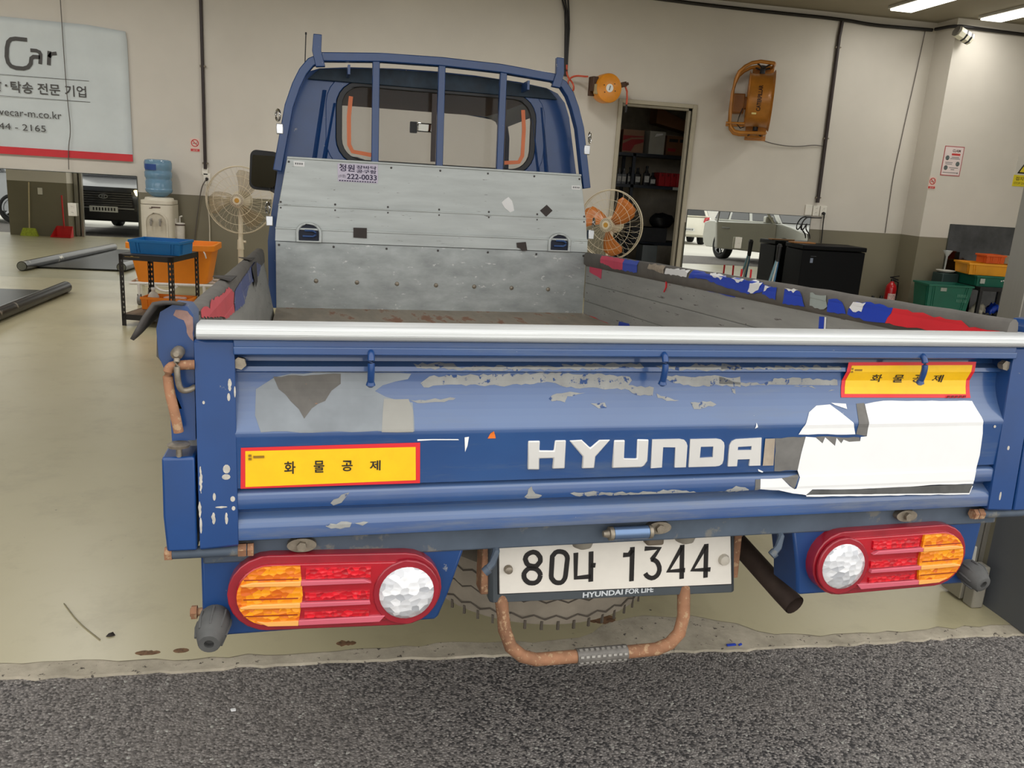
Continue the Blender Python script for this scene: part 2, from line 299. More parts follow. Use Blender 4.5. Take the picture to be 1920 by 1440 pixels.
D={'white':[[(0.454,0.98),(0.499,0.986),(0.721,0.984),(0.734,0.952),(0.741,0.917),(0.744,0.868),(0.741,0.833),(0.74,0.803),(0.629,0.804),(0.551,0.802),(0.456,0.801),(0.342,0.804),(0.329,0.792),(0.304,0.807),(0.309,0.832),(0.302,0.846),(0.305,0.882),(0.31,0.918),(0.333,0.916),(0.351,0.903),(0.355,0.916),(0.381,0.897),(0.382,0.914),(0.395,0.902),(0.399,0.91),(0.413,0.905),(0.439,0.906),(0.439,0.915),(0.453,0.916),(0.453,0.949)],[(0.219,0.831),(0.267,0.831),(0.288,0.813),(0.3,0.806),(0.304,0.807),(0.329,0.792),(0.32,0.794),(0.298,0.797),(0.264,0.805),(0.221,0.809)],[(0.293,0.923),(0.301,0.938),(0.319,0.966),(0.339,0.978),(0.371,0.98),(0.391,0.966),(0.416,0.946),(0.425,0.921)],[(0.329,0.792),(0.344,0.793),(0.73,0.782),(0.735,0.798),(0.74,0.798),(0.734,0.779),(0.33,0.789)],[(0.374,0.983),(0.409,0.981),(0.409,0.971),(0.382,0.979)],[(0.211,0.852),(0.224,0.846),(0.222,0.844),(0.213,0.847)],[(0.193,0.937),(0.195,0.949),(0.199,0.94)]],'glue':[[(0.434,0.981),(0.453,0.982),(0.453,0.949),(0.453,0.916),(0.427,0.921),(0.429,0.946)],[(0.242,0.916),(0.31,0.918),(0.305,0.882),(0.302,0.846),(0.249,0.846)],[(0.333,0.917),(0.38,0.916),(0.437,0.914),(0.439,0.906),(0.413,0.905),(0.399,0.91),(0.395,0.902),(0.382,0.914),(0.381,0.897),(0.355,0.916),(0.351,0.903)],[(0.267,0.831),(0.307,0.837),(0.3,0.806),(0.288,0.815)],[(0.208,0.83),(0.219,0.83),(0.221,0.809),(0.209,0.804)]],'darkstrip':[[(0.342,0.803),(0.456,0.801),(0.551,0.802),(0.739,0.802),(0.733,0.782),(0.329,0.793)]],'tan':[[(0.218,0.916),(0.24,0.916),(0.244,0.859),(0.22,0.859)]],'scrape':[[(-0.471,1.024),(-0.455,1.036),(-0.412,1.038),(-0.314,1.04),(-0.216,1.042),(-0.107,1.039),(-0.066,1.035),(-0.061,1.028),(-0.068,1.019),(-0.015,1.014),(-0.018,0.999),(-0.044,0.999),(-0.075,1.012),(-0.123,1.012),(-0.193,1.015),(-0.215,1.023),(-0.25,1.024),(-0.306,1.019),(-0.361,1.019),(-0.422,1.021),(-0.465,1.016)],[(-0.002,1.039),(0.064,1.034),(0.122,1.037),(0.142,1.033),(0.17,1.035),(0.172,1.014),(0.124,1.018),(0.066,1.016),(0.03,1.022)],[(0.124,1.035),(0.145,1.029),(0.176,1.023),(0.224,1.021),(0.247,1.032),(0.296,1.033),(0.368,1.028),(0.393,1.028),(0.397,1.006),(0.353,1.007),(0.334,1.016),(0.274,1.016),(0.228,1.019),(0.184,1.015),(0.146,1.02),(0.125,1.021)],[(-0.484,1.059),(-0.41,1.059),(-0.406,1.055),(-0.287,1.056),(-0.259,1.056),(-0.071,1.059),(-0.042,1.06),(-0.041,1.054),(-0.216,1.05),(-0.389,1.05),(-0.479,1.053)],[(-0.015,1.057),(0.167,1.059),(0.168,1.051),(0.082,1.049),(-0.003,1.051)],[(0.122,1.056),(0.223,1.056),(0.393,1.057),(0.394,1.052),(0.224,1.051),(0.122,1.051)],[(-0.229,0.995),(-0.213,1.004),(-0.178,1.006),(-0.156,1.005),(-0.192,0.999),(-0.198,0.988),(-0.223,0.99)],[(-0.147,0.986),(-0.118,0.987),(-0.115,0.978),(-0.132,0.977)],[(0.061,0.986),(0.104,0.988),(0.116,0.982),(0.089,0.976),(0.066,0.974)],[(-0.01,1.003),(0.009,0.997),(0.037,0.99),(0.01,0.989),(-0.008,0.995)],[(0.151,1.013),(0.16,1.012),(0.16,1.001),(0.154,1.004)],[(-0.49,0.994),(-0.454,0.995),(-0.407,0.997),(-0.411,0.994),(-0.454,0.99),(-0.477,0.989)],[(-0.64,0.77),(-0.612,0.777),(-0.593,0.774),(-0.597,0.766),(-0.63,0.765)],[(-0.588,0.773),(-0.564,0.774),(-0.574,0.768)],[(-0.631,0.813),(-0.612,0.828),(-0.598,0.832),(-0.612,0.813),(-0.626,0.808)],[(-0.274,0.811),(-0.261,0.832),(-0.253,0.817),(-0.238,0.813),(-0.245,0.808),(-0.267,0.807)],[(-0.184,0.815),(-0.128,0.816),(-0.052,0.811),(0.026,0.815),(0.106,0.805),(0.027,0.803),(-0.089,0.807),(-0.172,0.809)],[(0.131,0.803),(0.166,0.818),(0.196,0.809),(0.197,0.799),(0.147,0.799)]],'chalk':[[(-0.393,0.93),(-0.385,0.931),(-0.387,0.914),(-0.391,0.902)],[(-0.479,0.928),(-0.452,0.928),(-0.405,0.927),(-0.403,0.925),(-0.452,0.926),(-0.479,0.925)]],'orange_bit':[[(-0.35,0.927),(-0.345,0.937),(-0.339,0.941),(-0.336,0.932),(-0.335,0.927)]],'patchgray':[[(-0.757,1.014),(-0.725,1.035),(-0.698,1.041),(-0.613,1.044),(-0.488,1.041),(-0.494,1.031),(-0.539,1.02),(-0.553,1.01),(-0.534,1.0),(-0.486,0.99),(-0.485,0.943),(-0.64,0.945),(-0.748,0.946),(-0.758,0.972)]],'patchbrown':[[(-0.728,1.036),(-0.613,1.041),(-0.613,1.023),(-0.629,1.011),(-0.64,0.994),(-0.663,0.982),(-0.676,0.966),(-0.685,0.981),(-0.699,0.994),(-0.719,1.014)]],'patchtan':[[(-0.537,0.997),(-0.493,0.996),(-0.486,0.978),(-0.487,0.942),(-0.543,0.943),(-0.54,0.974)]],'sticker':[[(-0.783,0.842),(-0.781,0.919),(-0.474,0.922),(-0.472,0.843)],[(0.407,1.067),(0.72,1.069),(0.719,0.99),(0.4,0.993)]],'stin':[[(-0.775,0.848),(-0.774,0.913),(-0.482,0.914),(-0.48,0.851)],[(0.415,1.06),(0.711,1.062),(0.708,0.998),(0.409,1.0)]],'stch':[[[(-0.71,0.87),(-0.691,0.87),(-0.691,0.892),(-0.71,0.893)],[(-0.66,0.872),(-0.642,0.871),(-0.642,0.893),(-0.66,0.893)],[(-0.612,0.872),(-0.593,0.872),(-0.594,0.892),(-0.612,0.892)],[(-0.562,0.873),(-0.544,0.872),(-0.545,0.89),(-0.563,0.891)]],[[(0.473,1.024),(0.496,1.024),(0.493,1.041),(0.47,1.041)],[(0.525,1.023),(0.549,1.023),(0.546,1.04),(0.523,1.04)],[(0.575,1.023),(0.595,1.023),(0.592,1.04),(0.572,1.04)],[(0.624,1.023),(0.646,1.023),(0.643,1.04),(0.621,1.04)]]],'hyu':[[(-0.273,0.921),(-0.25,0.921),(-0.25,0.902),(-0.222,0.901),(-0.221,0.921),(-0.199,0.921),(-0.198,0.865),(-0.223,0.865),(-0.222,0.886),(-0.249,0.886),(-0.248,0.864),(-0.271,0.865)],[(-0.193,0.92),(-0.168,0.921),(-0.15,0.905),(-0.133,0.92),(-0.11,0.92),(-0.138,0.887),(-0.139,0.864),(-0.164,0.864),(-0.164,0.888)],[(-0.103,0.919),(-0.081,0.919),(-0.08,0.882),(-0.054,0.881),(-0.056,0.92),(-0.032,0.919),(-0.031,0.884),(-0.031,0.875),(-0.036,0.867),(-0.044,0.863),(-0.103,0.863)],[(-0.025,0.919),(0.032,0.919),(0.042,0.917),(0.047,0.912),(0.05,0.905),(0.051,0.861),(0.027,0.861),(0.025,0.902),(-0.001,0.903),(-0.0,0.862),(-0.023,0.861)],[(0.055,0.918),(0.111,0.918),(0.121,0.916),(0.128,0.91),(0.13,0.903),(0.131,0.874),(0.129,0.866),(0.123,0.862),(0.115,0.861),(0.057,0.861)],[(0.142,0.86),(0.141,0.886),(0.141,0.904),(0.145,0.912),(0.154,0.916),(0.21,0.918),(0.214,0.86),(0.189,0.86),(0.189,0.874),(0.162,0.874),(0.162,0.86)]],'hyuD':[(0.079,0.902),(0.106,0.902),(0.107,0.88),(0.079,0.879)],'hyuA':[(0.16,0.9),(0.19,0.901),(0.19,0.893),(0.16,0.893)],'plate':[[(-0.195,0.624),(-0.195,0.619),(-0.198,0.615),(-0.201,0.611),(-0.205,0.609),(-0.21,0.609),(-0.215,0.61),(-0.22,0.612),(-0.224,0.616),(-0.226,0.621),(-0.228,0.626),(-0.227,0.631),(-0.225,0.635),(-0.221,0.638),(-0.217,0.64),(-0.212,0.641),(-0.207,0.64),(-0.202,0.637),(-0.199,0.633),(-0.196,0.629),(-0.195,0.624)],[(-0.193,0.587),(-0.194,0.582),(-0.196,0.577),(-0.2,0.573),(-0.205,0.571),(-0.21,0.571),(-0.216,0.572),(-0.221,0.575),(-0.225,0.579),(-0.228,0.584),(-0.229,0.589),(-0.229,0.594),(-0.226,0.599),(-0.222,0.603),(-0.218,0.605),(-0.212,0.605),(-0.207,0.604),(-0.201,0.601),(-0.197,0.597),(-0.194,0.592),(-0.193,0.587)],[(-0.169,0.624),(-0.169,0.629),(-0.166,0.633),(-0.163,0.637),(-0.158,0.639),(-0.153,0.639),(-0.148,0.638),(-0.143,0.636),(-0.139,0.632),(-0.136,0.627),(-0.135,0.622),(-0.137,0.584),(-0.138,0.578),(-0.14,0.574),(-0.143,0.57),(-0.147,0.568),(-0.152,0.568),(-0.157,0.569),(-0.162,0.572),(-0.165,0.576),(-0.168,0.58),(-0.169,0.586),(-0.169,0.624)],[(-0.117,0.634),(-0.114,0.577),(-0.08,0.578)],[(-0.083,0.635),(-0.079,0.566)],[(-0.082,0.604),(-0.071,0.603)],[(-0.009,0.623),(0.004,0.623),(0.012,0.634)],[(0.011,0.64),(0.015,0.561)],[(0.04,0.635),(0.075,0.634),(0.059,0.609),(0.059,0.609),(0.065,0.607),(0.071,0.603),(0.075,0.597),(0.078,0.59),(0.079,0.582),(0.077,0.575),(0.074,0.57),(0.068,0.566),(0.062,0.565),(0.056,0.567),(0.05,0.571),(0.046,0.577)],[(0.14,0.579),(0.1,0.579),(0.129,0.636)],[(0.128,0.639),(0.134,0.559)],[(0.202,0.577),(0.158,0.578),(0.186,0.635)],[(0.186,0.638),(0.192,0.558)]],'plateO':[(-0.286,0.662),(0.244,0.655),(0.259,0.538),(-0.28,0.551)],'platebolt':[(-0.264,0.606),(0.232,0.599)],'rr':[('pink',[(2.61,1.159),(2.399,1.166),(2.292,1.164),(2.292,1.105),(2.398,1.101),(2.613,1.123)]),('blue',[(2.296,1.162),(2.113,1.158),(2.114,1.105),(2.298,1.104)]),('tan',[(1.994,1.155),(1.82,1.164),(1.821,1.123),(1.995,1.133)]),('white',[(1.799,1.147),(1.581,1.156),(1.599,1.126),(1.812,1.124)]),('blue',[(1.557,1.158),(1.371,1.153),(1.161,1.154),(1.03,1.153),(1.021,1.124),(1.115,1.106),(1.281,1.115),(1.438,1.132),(1.582,1.125)]),('blue',[(1.02,1.148),(0.938,1.146),(0.94,1.104),(1.024,1.115)]),('blue',[(0.891,1.145),(0.807,1.145),(0.775,1.102),(0.897,1.097)]),('blue',[(0.659,1.136),(0.62,1.142),(0.596,1.135),(0.573,1.104),(0.661,1.1)]),('blue',[(0.565,1.118),(0.547,1.139),(0.491,1.147),(0.383,1.144),(0.408,1.101),(0.476,1.096),(0.567,1.104)]),('red',[(0.383,1.143),(0.293,1.142),(0.198,1.138),(0.149,1.141),(0.124,1.128),(0.034,1.132),(0.047,1.128),(0.223,1.105),(0.407,1.1)])],'rr2':[('white',[(1.414,1.157),(1.29,1.159),(1.313,1.138),(1.384,1.149)]),('white',[(1.236,1.151),(1.149,1.152),(1.183,1.139)]),('white',[(1.101,1.156),(1.032,1.153),(1.049,1.127),(1.081,1.113),(1.117,1.115)]),('white',[(0.892,1.148),(0.813,1.15),(0.84,1.137)]),('white',[(0.56,1.124),(0.545,1.141),(0.491,1.145),(0.506,1.118),(0.542,1.114)]),('white',[(1.008,1.146),(0.97,1.145),(1.015,1.125)]),('plate',[(0.751,1.147),(0.671,1.147),(0.661,1.115),(0.693,1.103),(0.748,1.108)])],'rr3':[('blue',[(1.77,1.094),(1.667,1.095),(1.568,1.094),(1.359,1.092),(1.224,1.091),(1.235,1.083),(1.429,1.085),(1.6,1.09)]),('blue',[(0.722,1.079),(0.697,1.081),(0.694,1.045),(0.719,1.043)]),('white',[(0.696,1.081),(0.687,1.081),(0.683,1.046),(0.692,1.045)]),('red',[(2.865,0.821),(2.688,0.829),(2.443,0.821),(2.417,0.819),(2.714,0.811),(2.863,0.814)]),('blue',[(2.337,0.853),(2.208,0.859),(2.195,0.849),(2.344,0.829)]),('pink',[(2.828,1.095),(2.63,1.099),(2.631,1.035),(2.821,1.058)])],'rl':[('red',[(0.273,1.105),(0.294,1.12),(0.365,1.12),(0.425,1.104),(0.482,1.117),(0.68,1.108),(0.905,1.107),(1.008,1.084),(0.939,1.039),(0.753,1.044)]),('blue',[(0.952,1.036),(1.04,1.085),(1.406,1.094),(2.092,1.104),(2.501,1.062),(2.171,1.039),(1.592,1.051),(1.27,1.021)])],'hbst':[(-0.516,1.551),(-0.317,1.557),(-0.316,1.464),(-0.514,1.464)],'hbsq':[[(-0.436,1.24),(-0.369,1.241),(-0.369,1.189),(-0.436,1.191)],[(0.576,1.402),(0.61,1.373),(0.576,1.339),(0.54,1.37)],[(0.417,1.197),(0.468,1.203),(0.478,1.157),(0.451,1.154),(0.436,1.169),(0.421,1.172)]],'hbwh':[[(0.328,1.401),(0.365,1.432),(0.385,1.413),(0.399,1.363),(0.378,1.353),(0.348,1.374)],[(-0.728,1.55),(-0.675,1.549),(-0.675,1.525),(-0.726,1.525)],[(0.708,1.51),(0.758,1.51),(0.759,1.489),(0.709,1.489)]],'chips':[(-0.797,1.029,0.006,0.022),(-0.799,1.008,0.005,0.014),(-0.789,1.017,0.003,0.02),(-0.805,0.882,0.012,0.016),(-0.806,0.868,0.014,0.01),(-0.826,0.833,0.005,0.014),(-0.828,0.794,0.006,0.022),(-0.796,0.828,0.008,0.01),(-0.815,0.814,0.02,0.003),(-0.795,0.811,0.006,0.008),(-0.847,0.864,0.004,0.05),(-0.85,0.811,0.004,0.03),(-0.849,0.782,0.004,0.03),(-0.807,0.793,0.005,0.022),(-0.839,0.999,0.004,0.006),(0.769,0.932,0.006,0.006),(0.814,0.883,0.006,0.01),(0.814,0.773,0.005,0.02)]}

# ------------------------------------------------------------------ the room
WALLC = mat('cream_wall_paint', (210, 204, 193), .7, var=.05, vs=.8, bump=.06, bs=90)
BANDC = mat('olive_grey_wall_paint', (124, 118, 98), .55, var=.06, vs=.9, bump=.06, bs=90)
CEILC = mat('ceiling_paint', (150, 143, 126), .8, var=.06, vs=.7)
def floor_mat():
    t = NT('epoxy_floor')
    f = t.noise(.55, 5, .6); g = t.noise(3.2, 6, .7); h = t.noise(38, 3, .6)
    c = t.mix(t.ramp(f, .3, .7), lin((176, 167, 130)), lin((190, 181, 148)))
    c = t.mix(t.mul(t.ramp(g, .52, .75), .4), c, lin((136, 126, 100)))
    c = t.mix(t.ramp(h, .76, .78), c, lin((80, 70, 54)))
    v = t.n('ShaderNodeTexVoronoi'); v.inputs['Scale'].default_value = 13; t.l(t.tc.outputs['Object'], v.inputs['Vector'])
    c = t.mix(t.mul(t.ramp(v.outputs['Distance'], .07, .05), t.ramp(g, .55, .62)), c, lin((48, 40, 32)))
    t.col(c); t.l(t.ramp(g, .3, .8, .34, .5), t.b.inputs['Roughness'])
    t.b.inputs['Coat Weight'].default_value = .7; t.b.inputs['Coat Roughness'].default_value = .30
    t.bump(t.noise(5, 5, .6), .08, .01)
    return t.m
def asphalt_mat():
    t = NT('asphalt')
    v = t.n('ShaderNodeTexVoronoi'); v.inputs['Scale'].default_value = 140; t.l(t.tc.outputs['Object'], v.inputs['Vector'])
    f = t.noise(.8, 4, .6); g = t.noise(170, 2, .6)
    sep = t.n('ShaderNodeSeparateColor'); t.l(v.outputs['Color'], sep.inputs[0])
    c = t.mix(sep.outputs[0], lin((124, 119, 115)), lin((164, 158, 152)))
    c = t.mix(t.ramp(sep.outputs[2], .30, .22), c, lin((58, 56, 56)))
    c = t.mix(t.mul(t.ramp(v.outputs['Distance'], .35, .62), .55), c, lin((60, 58, 58)))
    c = t.mix(t.mul(t.ramp(f, .4, .7), .5), c, lin((124, 117, 110)))
    c = t.mix(t.ramp(sep.outputs[1], .985, .99), c, lin((170, 168, 160)))
    t.col(c); t.set(Roughness=.8)
    hh = t.mul(t.ramp(v.outputs['Distance'], 0, .7, 1, 0), g, 'ADD')
    t.bump(hh, .65, .006)
    return t.m
def concrete_mat():
    t = NT('worn_concrete')
    g = t.noise(9, 6, .7); h = t.noise(45, 4, .7)
    c = t.mix(t.ramp(g, .3, .7), lin((150, 142, 124)), lin((192, 182, 162)))
    c = t.mix(t.ramp(h, .62, .66), c, lin((78, 72, 64)))
    t.col(c); t.set(Roughness=.85); t.bump(h, .5, .004)
    return t.m
FLOORM = floor_mat()
# floor slab of the garage: its front edge is ragged where the asphalt meets it
rnd = random.Random(5)
XL, XR = -9.6, 10.0
def edge(y, amp, step, seed):
    r = random.Random(seed); out = []; x = XL
    while x < XR: out.append((x, y+r.uniform(-amp, amp)+.012*math.sin(x*3.1+seed)+(.13*math.exp(-((x-.42)/.27)**4) if y > .8 else 0))); x += step
    out.append((XR, y)); return out
e1 = edge(.805, .012, .05, 2); e0 = edge(.745, .007, .035, 3)
fl = MB(); n = len(e1)
fl.add([(x, y, 0) for x, y in e1]+[(XR, 12, 0), (XL, 12, 0)], [tuple(range(n+2))])
struct(fl, 'floor', FLOORM, smooth=0)
kb = MB(); vs = [(x, y, -.001) for x, y in e1[::-1]]; m0 = len(e0)
kb.add([(x, y, -.004) for x, y in e0]+[(x, y+.03, -.0015) for x, y in e1[::-1]], [tuple(range(m0+n))])
kb.add([(x, y, -.004) for x, y in e0]+[(x, y-.004, -.035) for x, y in e0], [(i, i+1, i+1+m0, i+m0) for i in range(m0-1)])
struct(kb, 'trim_1', concrete_mat(), smooth=0)
gp = MB()
gp.add([(-60, -2.7, -.012), (60, -2.7, -.012), (60, .80, -.012), (-60, .80, -.012)], [(0, 1, 2, 3)])
struct(gp, 'ground', asphalt_mat(), smooth=0)
gp = MB(); gp.add([(-60, -70, -.013), (60, -70, -.013), (60, -2.7, -.013), (-60, -2.7, -.013)], [(0, 1, 2, 3)])
struct(gp, 'pavement', mat('pale_concrete_yard', (196, 193, 184), .8, var=.06, vs=.4, bump=.1), smooth=0)

def wall_panel(name, x0, x1, y, z0=0, z1=3.46, th=.18, hole=None):
    """a wall facing the camera with its upper paint and lower band as two flush coats"""
    w_ = MB()
    z = .965
    if hole:
        hx0, hx1, hz = hole
        w_.prism([(x0, z), (hx0, z), (hx0, hz), (hx1, hz), (hx1, z), (x1, z), (x1, z1), (x0, z1)], y, y+th)
    else: w_.box((x0, y, z), (x1, y+th, z1))
    o = struct(w_, name, WALLC, smooth=0)
    b_ = MB()
    if hole:
        b_.box((x0, y, z0), (hx0, y+th, z)); b_.box((hx1, y, z0), (x1, y+th, z))
    else: b_.box((x0, y, z0), (x1, y+th, z))
    tag(b_.build('lower_band', BANDC, o, smooth=0), kind='structure')
    return o
DX0, DX1, DZ = 2.27, 3.125, 2.27      # the store-room doorway
wall_panel('wall_back', XL, 6.08, YW, hole=(DX0, DX1, DZ))
wall_panel('wall_right', 6.08, XR, 7.92, th=.55)
w_ = MB(); w_.box((XL-.2, 1.1, 0), (XL, 8.4, 3.46)); struct(w_, 'wall_left', WALLC, smooth=0)
w_ = MB(); w_.box((XR, 1.1, 0), (XR+.2, 8.4, 3.46)); struct(w_, 'wall_far_right', WALLC, smooth=0)
w_ = MB(); w_.box((XL-.2, .75, 3.46), (XR+.2, 11.2, 3.56)); struct(w_, 'ceiling', CEILC, smooth=0)
w_ = MB(); w_.box((XL-.2, .75, 3.02), (XR+.2, 1.05, 3.46)); w_.box((XL-.2, .60, 3.0), (XR+.2, .75, 4.2)); struct(w_, 'wall_front', mat('grey_cladding', (110, 113, 118), .5), smooth=0)
# pillars between the bays, grey cladding outside and a steel guide rail inside
CLAD = mat('dark_grey_cladding', (92, 95, 99), .42, coat=.1, var=.03)
STEEL = mat('brushed_steel', (168, 164, 154), .34, .7, var=.015, vs=3, stretch=(40, 40, 1))
for i, (a, b, dd) in enumerate(((1.63, 2.5, .03), (-7.0, -6.0, .43), (XR-.5, XR, .43))):
    w_ = MB(); w_.box((a, .745, 0), (b, .97, 3.02)); o = struct(w_, 'trim_%d' % (2+i), CLAD, smooth=0)
    w_ = MB(); w_.box((a, .97, 0), (b, .97+dd, .965)); tag(w_.build('lower_band', BANDC, o, smooth=0), kind='structure')
    w_ = MB(); w_.box((a, .97, .965), (b, .97+dd, 3.02)); tag(w_.build('upper_coat', WALLC, o, smooth=0), kind='structure')
def rail(x0, x1, label):
    t = thing('guide_rail', label, 'door rail', (x0, .97, 0))
    W_ = x1-x0
    m = MB(); m.box((0, .0, .012), (W_*.50, .10, 3.0)); m.build('channel', STEEL, t, bevel=.003)
    m = MB(); m.cyl((W_*.62, .03, .0), (W_*.62, .03, 3.0), W_*.13, seg=14); m.build('rail_lip', STEEL, t)
    m = MB(); m.box((W_*.76, .02, .0), (W_, .10, 3.0)); m.build('channel', STEEL, t, bevel=.003)
    m = MB(); m.box((W_*.15, -.05, .0), (W_*.7, .0, .16)); m.build('foot_bracket', mat('grey_concrete_block', (140, 135, 122), .8), t, bevel=.006)
    m = MB(); m.box((W_*.1, -.006, 1.12), (W_*.22, 0, 1.16)); m.build('clip', STEEL, t)
    return t
rail(1.548, 1.632, 'steel shutter guide rail beside the dark grey pillar at right')
rail(-5.99, -5.85, 'steel guide rail seen in the left wall mirror, outside the frame')
# store room behind the doorway
DK = mat('store_room_wall', (200, 192, 176), .8)
w_ = MB(); w_.box((1.2, 10.6, 0), (4.6, 10.75, 3.46)); struct(w_, 'wall_store_back', DK, smooth=0)
w_ = MB(); w_.box((1.1, YW+.18, 0), (1.2, 10.75, 3.46)); struct(w_, 'wall_store_left', DK, smooth=0)
w_ = MB(); w_.box((4.6, YW+.18, 0), (4.7, 10.75, 3.46)); struct(w_, 'wall_store_right', DK, smooth=0)
# door frame
FR = mat('door_frame_paint', (176, 168, 148), .5, var=.05)
d_ = MB()
for (a, b) in ((DX0-.045, DX0), (DX1, DX1+.048)): d_.box((a, YW-.03, 0), (b, YW+.19, DZ+.045))
d_.box((DX0, YW-.03, DZ), (DX1, YW+.19, DZ+.045))
dr = struct(d_, 'door_1', FR, smooth=0, bevel=.004)
d_ = MB(); d_.box((DX1-.03, YW+.03, 0), (DX1, YW+.10, DZ)); d_.box((DX0, YW+.03, 0), (DX0+.02, YW+.10, DZ)); d_.box((DX0, YW+.03, DZ-.025), (DX1, YW+.10, DZ))
tag(d_.build('door_stop', FR, dr, smooth=0), kind='structure')

# ------------------------------------------------------------------ the blue truck
TR = thing('truck', 'blue flatbed pickup truck seen from behind with worn tailgate, parked half inside the garage', 'truck', (0, 0, 0), (-.052074, -.003061, .0731451))
BLUE = mat('truck_blue_paint', (15, 62, 119), .34, coat=.35, var=.10, vs=5, wear=((150, 152, 150), 26, .285))
BLUED = mat('dusty_blue_paint', (78, 90, 104), .6, var=.16, vs=8, wear=((112, 112, 108), 11, .42))
def gate_mat():
    t = NT('tailgate_paint')
    f = t.noise(2.2, 5, .6); g = t.noise(26, 5, .7, (1, 1, 2.5)); h = t.noise(7, 6, .7, (.35, 1, 3))
    c = t.mix(t.ramp(f, .35, .7), lin((13, 60, 116)), lin((24, 75, 132)))
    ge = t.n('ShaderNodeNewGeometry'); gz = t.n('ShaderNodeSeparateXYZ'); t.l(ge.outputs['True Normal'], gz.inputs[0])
    c = t.mix(t.ramp(gz.outputs[2], .12, .62, 0, .32), c, lin((122, 140, 164)))  # upward-facing slopes painted paler, the sky's sheen put into the colour
    c = t.mix(t.mul(t.ramp(h, .54, .70), .55), c, lin((78, 96, 122)))
    c = t.mix(t.ramp(g, .735, .75), c, lin((188, 184, 172)))
    sx = t.n('ShaderNodeSeparateXYZ'); t.l(t.tc.outputs['Object'], sx.inputs[0])
    low = t.ramp(sx.outputs[2], .86, .75, 0, .4); k = t.mul(low, t.ramp(h, .45, .6))
    c = t.mix(k, c, lin((104, 106, 104)))
    t.col(c); t.set(Roughness=.34)
    t.b.inputs['Coat Weight'].default_value = 1.0; t.b.inputs['Coat Roughness'].default_value = .10
    t.bump(t.noise(3.5, 2, .5, (1, 1, 1.5)), .12, .02)
    return t.m
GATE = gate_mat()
PRIM = mat('bare_primer', (150, 150, 146), .7, var=.12, vs=20, wear=((40, 70, 120), 60, .40))
ALU = mat('aluminium', (208, 210, 208), .46, .3, var=.10, vs=5, stretch=(.5, 40, 90), bump=.35, bs=6, wear=((150, 146, 136), 9, .30))
GALV = mat('galvanised_sheet', (190, 195, 192), .5, .25, var=.09, vs=5, stretch=(.6, 2, 4), wear=((92, 86, 80), 24, .31))
GALVD = mat('scratched_galvanised_sheet', (172, 177, 175), .48, .3, var=.16, vs=6, stretch=(1.2, 2, 2.6), wear=((210, 212, 208), 17, .33))
RUST = mat('rusty_steel', (158, 114, 84), .8, .1, var=.25, vs=14, wear=((178, 146, 112), 70, .42), bump=.3, bs=60)
BLACKP = mat('black_plastic', (24, 24, 26), .45, var=.1)
RUB = mat('grey_rubber', (84, 84, 82), .75, var=.15, vs=20, bump=.2)
WHITE = mat('white_vinyl', (240, 240, 238), .6, var=.02)
BOLT = mat('dull_zinc', (150, 140, 124), .45, .6, var=.2, vs=60)
DARKM = mat('dark_underbody', (38, 36, 34), .8, var=.2)
TARP = mat('grey_weathered_cover', (104, 100, 94), .75, var=.14, vs=9, bump=.25, bs=40)
REDS = mat('red_vinyl', (226, 40, 52), .45, var=.06); BLUS = mat('bright_blue_vinyl', (30, 66, 184), .4, var=.07)
PINK = mat('pink_red_vinyl', (222, 66, 98), .5, var=.08); TANM = mat('tan_residue', (168, 154, 136), .7, var=.12, vs=30)
INK = mat('black_ink', (26, 22, 20), .6, var=0)

PROF = [(.746, -.006), (.750, -.016), (.772, -.016), (.780, -.013), (.794, .007), (.800, .004), (.807, -.015), (.812, -.016), (.832, -.016), (.836, -.013), (.840, -.003), (.845, -.015),
        (.935, -.018), (.943, -.0195), (.947, -.0185), (.955, -.0135), (.966, -.006), (.978, .0015), (.990, .0075), (1.002, .0125), (1.014, .0160), (1.027, .0180), (1.043, .0185), (1.047, .009), (1.055, .011), (1.061, .034), (1.090, .040)]
def prof(z):
    if z <= PROF[0][0]: return PROF[0][1]
    for (a, ya), (b, yb) in zip(PROF, PROF[1:]):
        if z <= b: return ya+(yb-ya)*(z-a)/(b-a)
    return PROF[-1][1]
tgm = MB()
xs = [-.79+1.58*i/24 for i in range(25)]
for x in xs: tgm.v += [(x, y, z) for z, y in PROF]
k = len(PROF)
tgm.f += [(i*k+j, (i+1)*k+j, (i+1)*k+j+1, i*k+j+1) for i in range(24) for j in range(k-1)]
o_ = len(tgm.v); tgm.v += [(-.79, .042, .746), (.79, .042, .746), (.79, .042, 1.09), (-.79, .042, 1.09)]
tgm.f += [(o_, o_+3, o_+2, o_+1), (0, o_, o_+1, 24*k), (k-1, 24*k+k-1, o_+2, o_+3)]
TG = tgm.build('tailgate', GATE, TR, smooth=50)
m = MB(); m.box((-.79, -.022, 1.087), (.79, .036, 1.106)); m.box((-.79, -.026, 1.081), (.79, -.021, 1.095)); m.build('top_channel', GATE, TG, bevel=.002)
